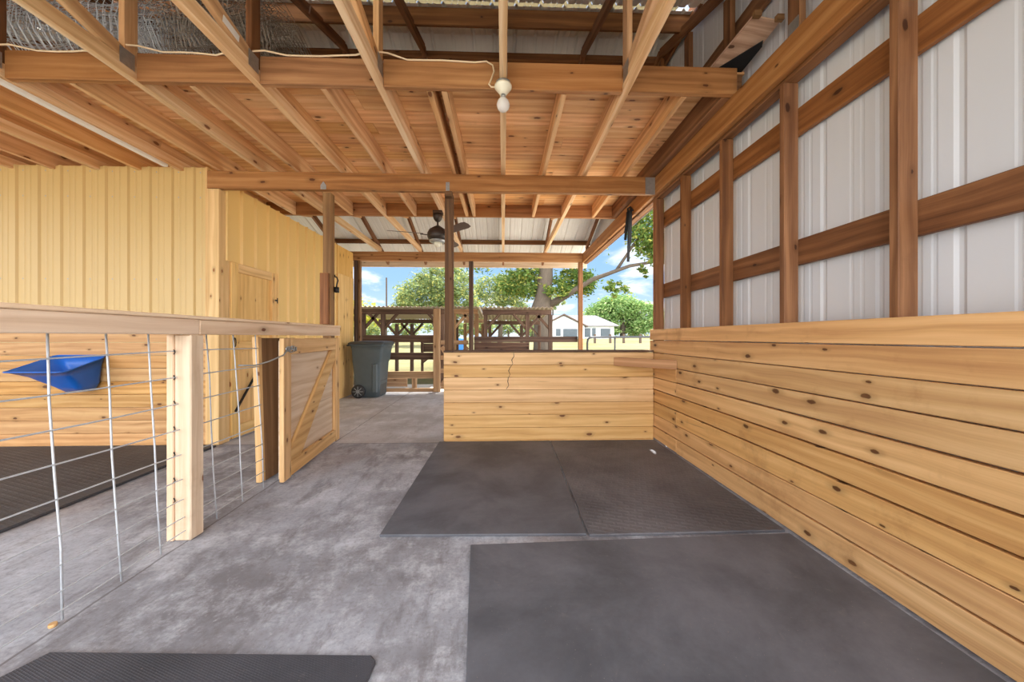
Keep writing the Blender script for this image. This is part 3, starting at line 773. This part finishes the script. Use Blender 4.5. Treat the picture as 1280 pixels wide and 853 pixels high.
# ------------------------------------------------------------------ fan, bulb, cable, strip
fc = V((-.93, 5.0, 0))
fn = thing('ceiling_fan', (fc.x, fc.y, 2.45), 'dark bronze ceiling fan hanging behind the stall post', 'fan')
MB().box((fc.x - .06, fc.y - .06, 2.905), (fc.x + .07, fc.y + .06, 2.944)).build('mounting_block', M['old'], fn)
MB().lathe([(.03, 2.80), (.055, 2.83), (.068, 2.87), (.068, 2.905)], fc, 20).build('canopy', M['fan'], fn, True)
MB().lathe([(.012, 2.70), (.012, 2.81)], fc, 12).build('downrod', M['fan'], fn, True)
MB().lathe([(.06, 2.535), (.13, 2.545), (.145, 2.58), (.145, 2.63), (.12, 2.68), (.06, 2.72), (.02, 2.745)], fc, 28).build('motor', M['fan'], fn, True)
MB().lathe([(.09, 2.50), (.115, 2.515), (.115, 2.534)], fc, 24).build('light_ring', M['galv'], fn, True)
MB().lathe([(.005, 2.44), (.035, 2.447), (.055, 2.475), (.055, 2.50)], fc, 18).build('glass_shade', M['cream'], fn, True)
for q in range(3):
    a = radians(q * 120 + 75); ex = V((cos(a), sin(a), 0)); ey = V((-sin(a), cos(a), 0))
    tl = V((0, 0, 1)) * sin(radians(-15)) + ey * cos(radians(15)); up = ex.cross(tl)
    ir = MB(); ir.beam(fc + ex * .12 + V((0, 0, 2.60)), fc + ex * .24 + V((0, 0, 2.605)), .03, .008); io = ir.build('blade_iron', M['fan'], fn)
    pr = [(.20, -.045), (.30, -.06), (.60, -.07), (.665, -.055), (.68, 0), (.665, .055), (.60, .07), (.30, .06), (.20, .045)]
    bl = MB(); bl.prism([fc + V((0, 0, 2.612)) + ex * r + tl * w for r, w in pr], up * .007); bl.build('blade', M['blade'], fn, fixn=True)
MB().tube([(fc.x + .05, fc.y - .08, 2.51), (fc.x + .052, fc.y - .085, 2.36)], .0025, 6).build('pull_chain', M['galv'], fn)

lb = thing('bulb_holder', (0, 2.46, 2.75), 'cream ceramic lamp holder with a bare bulb under the middle truss', 'lamp')
LC = V((0.0, 2.455, 0))
MB().lathe([(.05, 2.925), (.052, 2.944)], LC, 20).build('base_box', M['galv'], lb, True)
MB().lathe([(.022, 2.862), (.03, 2.872), (.052, 2.90), (.06, 2.91), (.06, 2.924)], LC, 24).build('holder', M['cream'], lb, True)
MB().lathe([(.016, 2.838), (.016, 2.861)], LC, 16).build('socket', M['galv'], lb, True)
MB().lathe([(.003, 2.742), (.022, 2.747), (.040, 2.764), (.046, 2.788), (.040, 2.813), (.019, 2.84)], LC, 24).build('bulb', M['bulb'], lb, True)
MB().lathe([(.004, 2.785), (.008, 2.80), (.006, 2.83)], LC, 10).build('filament_stem', M['cream'], lb, True)
# cable
cpts = []
for i in range(0, 46):
    x = -5.6 + i * .12
    cpts.append((x, 2.502, 3.135 + .012 * sin(x * 4.3) + .006 * sin(x * 11)))
cpts = [(x, y, z) for x, y, z in cpts if x < -.17]
cpts += [(-.12, 2.502, 3.13), (-.075, 2.498, 3.10), (-.065, 2.49, 3.05), (-.085, 2.485, 2.99), (-.10, 2.48, 2.95), (-.085, 2.47, 2.925), (-.055, 2.46, 2.918)]
tag(MB().tube([(x, y - .045 if any(abs(x - t) < .16 for t in TX) and x < -.3 else y, z) for x, y, z in cpts], .006, 6).build('electric_cable', M['cable'], None, True), 'pale electric cable draped along the near loft rim beam to the bulb holder', 'cable')
ws = tag(MB().box((-3.50, 1.7, 2.915), (-3.455, 3.72, 2.944)).build('strip_light', M['white'], bevel=.004), 'thin white strip fixed under a truss above the yellow wall', 'strip')

# ------------------------------------------------------------------ rolled wire on the loft and the plywood shelf
def wire_roll(x0, x1, yc, zc, r0, r1, turns, n_axial, mat_, lab, sq=.0028, tiltz=0, jit=.012):
    b = MB(); N = int(turns * 22); rnd = random.Random(int(abs(x0) * 100))
    def P(t, x):
        a = 2 * pi * turns * t; r = r0 + (r1 - r0) * t
        return V((x, yc + r * cos(a) + jit * sin(9 * x + 7 * a), zc + .86 * r * sin(a) + tiltz * (x - x0) + jit * sin(11 * x + 5 * a)))
    for i in range(n_axial + 1):
        x = x0 + (x1 - x0) * i / n_axial
        b.tube([P(k2 / N, x + rnd.uniform(-.006, .006)) for k2 in range(N + 1)], sq, 3)
    for k2 in range(0, N + 1):
        b.tube([P((k2 + rnd.uniform(-.2, .2)) / N, x0 + (x1 - x0) * i / 5) for i in range(6)], sq, 3)
    return tag(b.build('wire_roll', M[mat_]), lab, 'wire roll', 'rolls of wire on the loft')
wire_roll(-3.42, -2.62, 3.02, 3.53, .20, .42, 4.2, 16, 'wire', 'rolled square wire fencing on the loft at upper left, left of the crossing truss')
wire_roll(-2.54, -1.80, 3.02, 3.55, .16, .44, 5.2, 24, 'wirerust', 'tangled dull wire netting roll on the loft between the crossing truss and the tagged truss', .0024, 0, .03)
wire_roll(-4.28, -3.52, 3.05, 3.55, .22, .44, 4.0, 14, 'wire', 'rolled wire fencing at the far left on the loft')

bxo = thing('plywood_shelf', (1.6, 2.4, 3.15), 'short stained plywood shelf with a black underside patch above the side beam', 'shelf')
Q = [V((1.60, 2.19, 3.21)), V((1.79, 2.21, 3.20)), V((1.79, 2.62, 3.152)), V((1.535, 2.62, 3.152))]
MB().prism(Q, (0, 0, .016)).build('board', M['osb'], bxo, fixn=True)
MB().prism([V((1.545, 2.60, 3.149)), V((1.765, 2.32, 3.178)), V((1.788, 2.36, 3.170)), V((1.788, 2.60, 3.149))], (0, 0, -.004)).build('black_patch', M['strap'], bxo, fixn=True)
MB().box((1.595, 2.165, 3.20), (1.64, 2.192, 3.235)).build('end_cleat', M['post'], bxo)
MB().box((1.75, 2.175, 3.19), (1.795, 2.202, 3.225)).build('end_cleat', M['post'], bxo)

# strap hanging from the side beam
hs = thing('hanging_strap', (1.68, 4.6, 2.2), 'black strap bundle hanging from the side beam over the paddock opening', 'strap')
for k2, (dy, l, dx) in enumerate(((-.05, .45, 0), (.0, .68, -.012), (.04, .5, .014), (.07, .38, -.03), (.02, .30, -.045))):
    MB().beam((1.662, 4.55 + dy, 2.83), (1.655 + dx, 4.55 + dy * .8, 2.83 - l), .034, .007, (0, 1, 0)).build('strap_end', M['strap'], hs)
MB().tube([(1.68, 4.48, 2.80), (1.66, 4.52, 2.86), (1.655, 4.60, 2.87), (1.68, 4.66, 2.80)], .012, 8).build('loop', M['strap'], hs, True)

# ------------------------------------------------------------------ paddock beyond the far eave
pf = thing('paddock_fence', (-2.2, 7.42, 0), 'dark plank paddock fence between the far eave posts', 'fence')
for z0, z1, m in ((1.05, 1.20, 'old'), (.68, .83, 'old'), (.28, .43, 'oldlight'), (.0, .075, 'oldlight')):
    MB().box((-2.96, 7.46, z0), (-1.475, 7.50, z1)).build('rail', M[m], pf, bevel=.004)
MB().box((-.62, 7.46, 1.05), (1.60, 7.50, 1.17)).build('rail', M['old'], pf, bevel=.004)
MB().box((-.62, 7.462, .70), (.55, 7.50, 1.045)).build('dark_boards', M['old'], pf)
MB().box((-2.5, 7.53, .10), (-2.05, 7.56, .27)).box((-1.95, 7.53, .0), (-1.85, 7.57, .33)).build('stub_board', M['oldlight'], pf)
pg = thing('paddock_gate', (-1.1, 7.42, 0), 'weathered tan gate with cross braces between fence and stall post', 'gate')
MB().box((-1.47, 7.39, 0.003), (-1.33, 7.48, 1.76)).build('gate_post', M['oldlight'], pg, bevel=.005)
for z in (1.0, .68, .40, .06):
    MB().box((-1.32, 7.43, z), (-.74, 7.46, z + .09)).build('rail', M['oldlight'], pg)
MB().beam((-1.31, 7.48, .12), (-.76, 7.48, .95), .02, .09, (1, 0, 0)).build('brace', M['oldlight'], pg)
MB().beam((-1.31, 7.49, .95), (-.76, 7.49, .12), .02, .09, (1, 0, 0)).build('brace', M['oldlight'], pg)

def shed(x0, x1, y0, y1, z0, z1, posts, lab, rear=True, m='old'):
    s = thing('shade_shed', ((x0 + x1) / 2, y0, gz(y0)), lab, 'shed', 'corrugated shade sheds in the paddock')
    a = V((x0, y0 - .25, z0)); c = V((x0, y1 + .25, z1)); v = c - a; L = v.length; v.normalize(); n = V((0, -v.z, v.y))
    MB().sheet(a, V((1, 0, 0)), v, n, x1 - x0, 0, L, corrug(.11, .03)).build('corrugated_roof', M['rusty'], s, solid=.003)
    MB().box((x0 + .05, y0 - .02, z0 - .16), (x1 - .05, y0 + .02, z0 - .03)).build('front_beam', M[m], s)
    MB().box((x0 + .05, y1 - .02, z1 - .14), (x1 - .05, y1 + .02, z1 - .01)).build('rear_beam', M[m], s)
    for yy, zt in ((y0, z0), (y1, z1)):
        for x in posts:
            g = gz(yy) - .02
            MB().box((x - .05, yy - .05, g), (x + .05, yy + .05, zt - .16)).build('shed_post', M['post' if m == 'oldlight' else m], s)
            for sx in (-1, 1):
                if x0 < x + sx * .45 < x1:
                    MB().beam((x, yy, zt - .55), (x + sx * .36, yy, zt - .14), .05, .07).build('knee_brace', M[m], s)
    return s
shed(-4.2, -1.45, 9.0, 11.8, 1.90, 1.76, (-3.55, -3.05, -1.55), 'corrugated shade shed seen past the bin, left of the paddock gate')
shed(-1.40, -.62, 9.3, 12.0, 1.93, 1.78, (-1.3, -.70), 'small corrugated shade shed behind the paddock gate and the stall post', m='oldlight')
shed(-.58, 1.30, 9.0, 11.8, 1.89, 1.72, (-.45, .62, 1.22), 'corrugated shade shed in front of the thick oak trunk')
sbd = thing('shed_board_panel', (-1.85, 9.6, 0), 'brown board panel between the posts of the left shed', 'panel')
MB().box((-2.75, 11.75, .95), (-1.65, 11.79, 1.22)).box((-2.75, 11.75, .66), (-1.65, 11.79, .94)).build('boards', M['old'], sbd)
MB().box((-2.73, 11.70, gz(11.7) - .02), (-2.65, 11.75, 1.22)).box((-2.0, 11.70, gz(11.7) - .02), (-1.85, 11.75, 1.22)).build('uprights', M['old'], sbd)
MB().beam((-2.7, 11.72, .3), (-2.2, 11.72, .7), .03, .08).build('brace', M['old'], sbd)
tag(MB().lathe([(.18, gz(16) - .02), (.2, gz(16) + .05), (.21, gz(16) + .4), (.2, gz(16) + .8), (.17, gz(16) + .85)], (-1.9, 16, 0.12), 20).build('barrel', M['barrel'], None, True), 'small blue barrel standing in the paddock beyond the stall post', 'barrel')

# pipe rail outside the right opening
pr_ = thing('pipe_rail', (2.8, 8.5, 0), 'dark metal pipe rail outside the opening above the stall partition', 'rail')
MB().tube([(2.06, 8.5, .62), (2.06, 8.5, 1.02), (2.075, 8.5, 1.10), (2.12, 8.5, 1.145), (2.2, 8.5, 1.155), (4.6, 8.5, 1.165)], .024, 10).build('top_rail', M['pipe'], pr_, True)
for x in (2.74, 4.1):
    MB().tube([(x, 8.5, -.07), (x, 8.5, 1.135)], .02, 10).build('rail_post', M['pipe'], pr_, True)
MB().tube([(2.06, 8.5, -.07), (2.06, 8.5, .64)], .02, 10).build('rail_post', M['pipe'], pr_, True)
for px, lab in ((743.6, 'farthest left'), (763, 'second from the left'), (780, 'third from the left'), (801, 'farthest right')):
    x = (px - 629) / 437 * 32 * 1.008
    tag(MB().box((x - .09, 31.91, gz(32) - .05), (x + .09, 32.09, 1.42)).build('fence_stake', M['trimdark']), 'short dark stake ' + lab + ' on the lawn beyond the pipe rail', 'stake', 'stakes on the lawn')

# house
hs_ = thing('white_house', (11, 46, 1.05), 'white single-storey house with grey roof across the lawn', 'house')
g0 = .95
MB().box((4.6, 45, g0), (14.4, 52, 2.62)).build('wall', M['hwall'], hs_)
MB().prism([(5.2, 43.6, g0), (10.2, 43.6, g0), (10.2, 43.6, 2.55), (7.6, 43.6, 3.82), (5.2, 43.6, 2.65)], (0, 1.5, 0)).build('gable_wing', M['hwall'], hs_, fixn=True)
MB().prism([(14.9, 44.6, 2.55), (12.9, 48.5, 4.05), (5.4, 48.5, 4.05), (4.0, 44.6, 2.55)], (0, .05, .12)).build('roof', M['hroof'], hs_, fixn=True)
MB().prism([(14.9, 44.6, 2.55), (14.9, 52.4, 2.55), (12.9, 48.5, 4.05)], (.05, 0, .12)).build('roof_hip', M['hroof'], hs_, fixn=True)
for a, c in (((4.7, 2.38), (7.6, 3.90)), ((7.6, 3.90), (10.6, 2.38))):
    b = MB(); b.prism([(a[0], 43.4, a[1]), (c[0], 43.4, c[1]), (c[0], 43.4, c[1] + .16), (a[0], 43.4, a[1] + .16)], (0, 4.5, 0)); b.build('wing_roof', M['hroof'], hs_, fixn=True)
    b = MB(); b.prism([(a[0], 43.36, a[1]), (c[0], 43.36, c[1]), (c[0], 43.36, c[1] + .18), (a[0], 43.36, a[1] + .18)], (0, .04, 0)); b.build('verge_board', M['trimdark'], hs_, fixn=True)
for x0, x1, z0, z1, y in ((5.5, 6.1, 1.2, 2.2, 43.58), (6.6, 7.2, 1.3, 2.2, 43.58), (7.5, 9.3, 1.15, 2.2, 43.58), (10.5, 11.3, 1.15, 2.3, 44.98), (11.5, 12.0, 1.15, 2.3, 44.98), (12.6, 13.9, 1.15, 2.25, 44.98)):
    w = MB().box((x0 - .07, y - .03, z0 - .07), (x1 + .07, y, z1 + .07)).build('window', M['hwall'], hs_)
    MB().box((x0, y - .05, z0), (x1, y - .031, z1)).build('pane', M['hglass'], w)
# utility poles
tag(MB().tube([(-9.9, 30, gz(30)), (-9.9, 30, 6.2)], .07, 10).build('utility_pole', M['bark']), 'thin grey utility pole against the sky at left of the olive tree', 'pole')
tag(MB().tube([(13.0, 60, 1.0), (13.0, 60, 9.0)], .10, 10).build('utility_pole', M['old']), 'far thin pole rising behind the white house', 'pole')

# ------------------------------------------------------------------ trees
def tree(name, base, trunk, branches, blobs, n, leaf, mat_, lab, seed, sub=4, group='trees beyond the barn'):
    rnd = random.Random(seed)
    t = thing(name, base, lab, 'tree', group)
    b = MB()
    if trunk: b.tube([p for p, r in trunk], [r for p, r in trunk], 12)
    for brn in branches: b.tube([p for p, r in brn], [r for p, r in brn], 8)
    if b.v: b.build('trunk', M['bark'], t, True)
    c = MB(); tot = sum(w for _, _, w in blobs)
    for ctr, rad, w in blobs:
        ctr = V(ctr); k2 = int(n * w / tot)
        clumps = []
        for _ in range(max(5, int(k2 / 40))):
            d = V((rnd.gauss(0, 1), rnd.gauss(0, 1), rnd.gauss(0, 1))).normalized() * rnd.uniform(.55, 1.0)
            clumps.append((V((d.x * rad[0], d.y * rad[1], d.z * rad[2])), rnd.uniform(.16, .34) * max(rad), rnd.random()))
        for _ in range(k2):
            cp, cr, ct = rnd.choice(clumps)
            p = ctr + cp + V((rnd.gauss(0, .5), rnd.gauss(0, .5), rnd.gauss(0, .4))) * cr
            a = V((rnd.gauss(0, 1), rnd.gauss(0, 1), rnd.gauss(0, .7))).normalized(); e = V((rnd.gauss(0, 1), rnd.gauss(0, 1), rnd.gauss(0, 1)))
            e = (e - a * e.dot(a)).normalized(); s = leaf * rnd.uniform(.6, 1.3)
            i0 = len(c.v); c.v += [p - a * s, p + e * s * .45, p + a * s, p - e * s * .45]
            c.face([i0, i0 + 1, i0 + 2, i0 + 3], [(0, 0)] * 4, (min(1, max(0, ct * .6 + rnd.random() * .4)), rnd.random(), 0))
    c.build('foliage', M[mat_], t)
    return t
g = gz(14)
tree('oak_tree', (1.55, 14, g), [((1.58, 14, g - .1), .44), ((1.58, 14, .8), .37), ((1.56, 14, 1.7), .33), ((1.50, 14, 2.2), .42), ((1.6, 14, 2.7), .33), ((1.7, 14, 3.6), .30), ((1.75, 14, 5.0), .22), ((1.7, 14, 6.6), .12)],
     [[((1.6, 14, 2.3), .16), ((2.4, 13.8, 2.75), .13), ((3.4, 13.2, 3.35), .085), ((4.6, 12.6, 3.75), .06), ((5.8, 12.2, 3.9), .04)],
      [((1.65, 14, 3.2), .14), ((.6, 14.2, 4.2), .09), ((-.8, 14.2, 4.7), .05)], [((4.2, 12.8, 3.65), .06), ((4.8, 12.6, 4.6), .04), ((5.4, 12.5, 5.4), .025)],
      [((1.7, 14, 3.8), .13), ((3.0, 14.4, 5.0), .08), ((4.4, 14.4, 6.2), .04)]],
     [((.8, 14.3, 3.35), (1.0, .8, .6), 2.6), ((2.9, 14.3, 3.45), (1.0, .8, .5), 2.4), ((2.2, 13.6, 3.0), (.6, .4, .3), .5), ((-.2, 14.2, 4.5), (1.6, 1.2, .9), 1.2), ((1.6, 14, 5.6), (2.6, 1.8, 1.3), 3),
      ((4.2, 13.0, 3.05), (.5, .35, .35), .35), ((5.35, 12.4, 5.2), (.9, .8, 1.1), 3.6), ((6.4, 12.3, 5.0), (1.1, .8, 1.2), 3.0), ((5.0, 12.4, 6.4), (1.6, 1.0, .8), 2), ((5.7, 12.2, 4.05), (.6, .4, .4), .8), ((5.0, 12.5, 3.5), (.25, .3, .25), .12), ((4.0, 14.2, 6.2), (1.6, 1.2, .8), 1.5)],
     22000, .085, 'leafoak', 'big oak with a thick trunk behind the sheds and a long branch to the right', 3)
tree('olive_tree', (-5.2, 28, gz(28)), [((-5.2, 28, gz(28) - .1), .3), ((-5.1, 28, 2.2), .25), ((-5.0, 28, 4.5), .15)],
     [[((-5.15, 28, 1.6), .16), ((-6.4, 28, 3.6), .08)], [((-5.1, 28, 1.8), .16), ((-3.8, 28, 3.8), .08)]],
     [((-6.6, 28, 4.4), (2.0, 1.6, 1.7), 3), ((-4.6, 28, 5.6), (2.2, 1.6, 1.9), 3.2), ((-7.6, 28, 3.5), (1.3, 1.2, 1.0), 1), ((-3.6, 28.4, 4.0), (1.6, 1.4, 1.3), 2)],
     14000, .13, 'leafolive', 'broad olive-green tree filling the left of the far opening', 5)
tree('olive_tree', (-.3, 33, gz(33)), [((-.3, 33, gz(33) - .1), .25), ((-.2, 33, 3.0), .18), ((.2, 33, 5.0), .1)], [],
     [((-1.1, 33, 5.4), (2.0, 1.5, 1.8), 2.4), ((.9, 33, 5.8), (1.8, 1.4, 1.6), 2.0), ((1.1, 33, 4.0), (1.4, 1.0, 1.0), .9)],
     8000, .13, 'leafolive', 'sparser olive-green tree between the stall post and the oak trunk', 8)
tree('bright_tree', (20.0, 58, gz(58)), [((20.0, 58, 1.0), .5), ((20.0, 58, 2.8), .4), ((19.8, 58, 5.2), .25)],
     [[((20.0, 58, 1.8), .25), ((17.2, 58, 4.2), .1)], [((20.0, 58, 2.0), .25), ((21.4, 58, 4.4), .1)]],
     [((19.7, 58, 5.9), (3.5, 3.0, 2.3), 4), ((16.0, 58.5, 4.6), (2.7, 2.4, 2.2), 3), ((23.6, 58.5, 4.6), (2.7, 2.4, 2.2), 2.6), ((22.3, 57.4, 3.0), (2.4, 2.0, 1.3), 1.2), ((17.8, 57.6, 2.8), (2.3, 2.0, 1.3), 1.4)],
     20000, .25, 'leafbright', 'rounded bright green tree behind the right end of the white house', 11)
tree('bright_tree', (34, 68, gz(68)), [((34, 68, 1.0), .3), ((34, 68, 3.5), .2)], [], [((34, 68, 4.6), (3.4, 2.4, 2.6), 3)], 5000, .24, 'leafbright', 'far bright green tree behind the corner post', 12)
tree('thin_pine', (8.8, 62, gz(62)), [((8.8, 62, 1.0), .2), ((8.9, 62, 9.5), .08)], [], [((8.9, 62, 8.2), (1.8, 1.4, 1.6), 1.5), ((8.2, 62, 6.2), (1.4, 1.2, .9), .8), ((10.0, 62, 6.9), (1.0, 1.0, .7), .5)], 1500, .26, 'leafolive', 'far thin tree standing behind the white house roof', 15)
tree('golden_bush', (-8.6, 22, gz(22)), [((-8.6, 22, gz(22) - .1), .1), ((-8.6, 22, 2.3), .06)], [], [((-8.9, 22, 2.6), (1.3, 1.0, .75), 1), ((-7.6, 22, 2.5), (.9, .9, .6), .7)], 2600, .11, 'leafgold', 'yellow-green crown low over the left shed roof', 17)
for i, (x, y, s, lab) in enumerate(((-10.2, 26, 1.0, 'dark little tree under the left shed roof beside the yellow wall'), (-3.2, 44, 1.2, 'bushy tree far off under the shed roof right of the gate'), (.8, 52, 1.3, 'far round bush seen under the right shed roof'), (5.2, 62, 1.4, 'far bush beside the oak trunk under the shed roof'))):
    z = gz(y)
    tree('far_bush', (x, y, z), [((x, y, z - .1), .14), ((x, y, z + 1.2 * s), .08)], [], [((x, y, z + 1.3 * s), (1.5 * s, 1.2 * s, .9 * s), 1)], 1300, .13 if y < 30 else .2, 'leafolive', lab, 20 + i)
for i in range(10):
    x = -70 + i * 15.5 + random.Random(i).uniform(-.6, .6); y = 95 + random.uniform(-6, 6); z = 1.1
    tree('distant_tree', (x, y, z), [((x, y, z - .1), .4), ((x, y, z + 2.5), .2)], [], [((x, y, z + 2.6), (5.8, 3, 2.0), 1)], 900, .5, 'leafolive', 'one of the hazy low trees along the horizon', 40 + i, group='low trees on the horizon')

# ------------------------------------------------------------------ light and sky
w = bpy.data.worlds.new('sky'); SC.world = w; w.use_nodes = True
nt = w.node_tree; nt.nodes.clear()
def N(kind, ins=None, **kw):
    x = nt.nodes.new(kind)
    for k2, v in kw.items(): setattr(x, k2, v)
    for k2, v in (ins or {}).items():
        if isinstance(v, bpy.types.NodeSocket): nt.links.new(v, x.inputs[k2])
        else: x.inputs[k2].default_value = v
    return x
dirn = N('ShaderNodeTexCoord').outputs['Generated']
sx = N('ShaderNodeSeparateXYZ', {0: dirn})
mr = N('ShaderNodeMapRange', {0: sx.outputs[2], 1: 0.0, 2: .5})
grad = N('ShaderNodeValToRGB', {0: mr.outputs[0]})
e = grad.color_ramp.elements
e[0].position = 0; e[0].color = srgb(204, 220, 238); e[1].position = 1; e[1].color = srgb(104, 154, 214)
x = e.new(.30); x.color = srgb(148, 186, 228)
pz = N('ShaderNodeMath', {0: sx.outputs[2], 1: .16}, operation='ADD')
pr = N('ShaderNodeVectorMath', {0: dirn, 1: N('ShaderNodeCombineXYZ', {0: pz.outputs[0], 1: pz.outputs[0], 2: pz.outputs[0]}).outputs[0]}, operation='DIVIDE')
cl = N('ShaderNodeTexNoise', {'Vector': pr.outputs[0], 'Scale': 1.3, 'Detail': 7.0, 'Roughness': .58, 'Distortion': .3})
cm = N('ShaderNodeMapRange', {0: cl.outputs[0], 1: .50, 2: .66}, interpolation_type='SMOOTHSTEP')
mixc = N('ShaderNodeMix', None, data_type='RGBA')
nt.links.new(cm.outputs[0], mixc.inputs[0]); nt.links.new(grad.outputs[0], mixc.inputs[6]); mixc.inputs[7].default_value = srgb(246, 247, 250)
# interior fill glow added to the sky on the open front side (towards -Y)
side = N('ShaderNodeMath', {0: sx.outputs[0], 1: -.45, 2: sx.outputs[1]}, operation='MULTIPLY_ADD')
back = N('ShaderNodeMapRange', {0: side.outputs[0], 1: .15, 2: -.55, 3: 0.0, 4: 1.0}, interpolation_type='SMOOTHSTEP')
SKY_FILL = 3.3
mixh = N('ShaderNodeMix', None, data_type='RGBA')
nt.links.new(back.outputs[0], mixh.inputs[0]); nt.links.new(mixc.outputs[2], mixh.inputs[6]); mixh.inputs[7].default_value = (SKY_FILL * .97, SKY_FILL * .98, SKY_FILL, 1)
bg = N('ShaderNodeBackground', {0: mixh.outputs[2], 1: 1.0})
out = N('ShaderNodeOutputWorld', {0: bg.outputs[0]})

s = bpy.data.lights.new('sun', 'SUN'); s.energy = 8.0; s.angle = radians(.6); s.color = (1, .96, .88)
so = bpy.data.objects.new('sun', s); COL.objects.link(so)
so.rotation_euler = V((.14, .36, 1.0)).to_track_quat('Z', 'Y').to_euler()

cam = bpy.data.cameras.new('camera'); co = bpy.data.objects.new('camera', cam); COL.objects.link(co)
co.location = (0, 0, 1.16); co.rotation_euler = (radians(90), 0, radians(-1.8))
cam.sensor_fit = 'HORIZONTAL'; cam.sensor_width = 36; cam.lens = 36 * 437 / 1280
cam.shift_x = -(642.7 - 640) / 1280; cam.shift_y = (421.5 - 426.5) / 1280
cam.clip_start = .02; cam.clip_end = 500
SC.camera = co
SC.view_settings.view_transform = 'Standard'; SC.view_settings.look = 'None'; SC.view_settings.gamma = 1
SC.view_settings.use_curve_mapping = False
SC.view_settings.exposure = 0.6
SC.cycles.max_bounces = 10; SC.cycles.diffuse_bounces = 6
SC.cycles.use_denoising = True
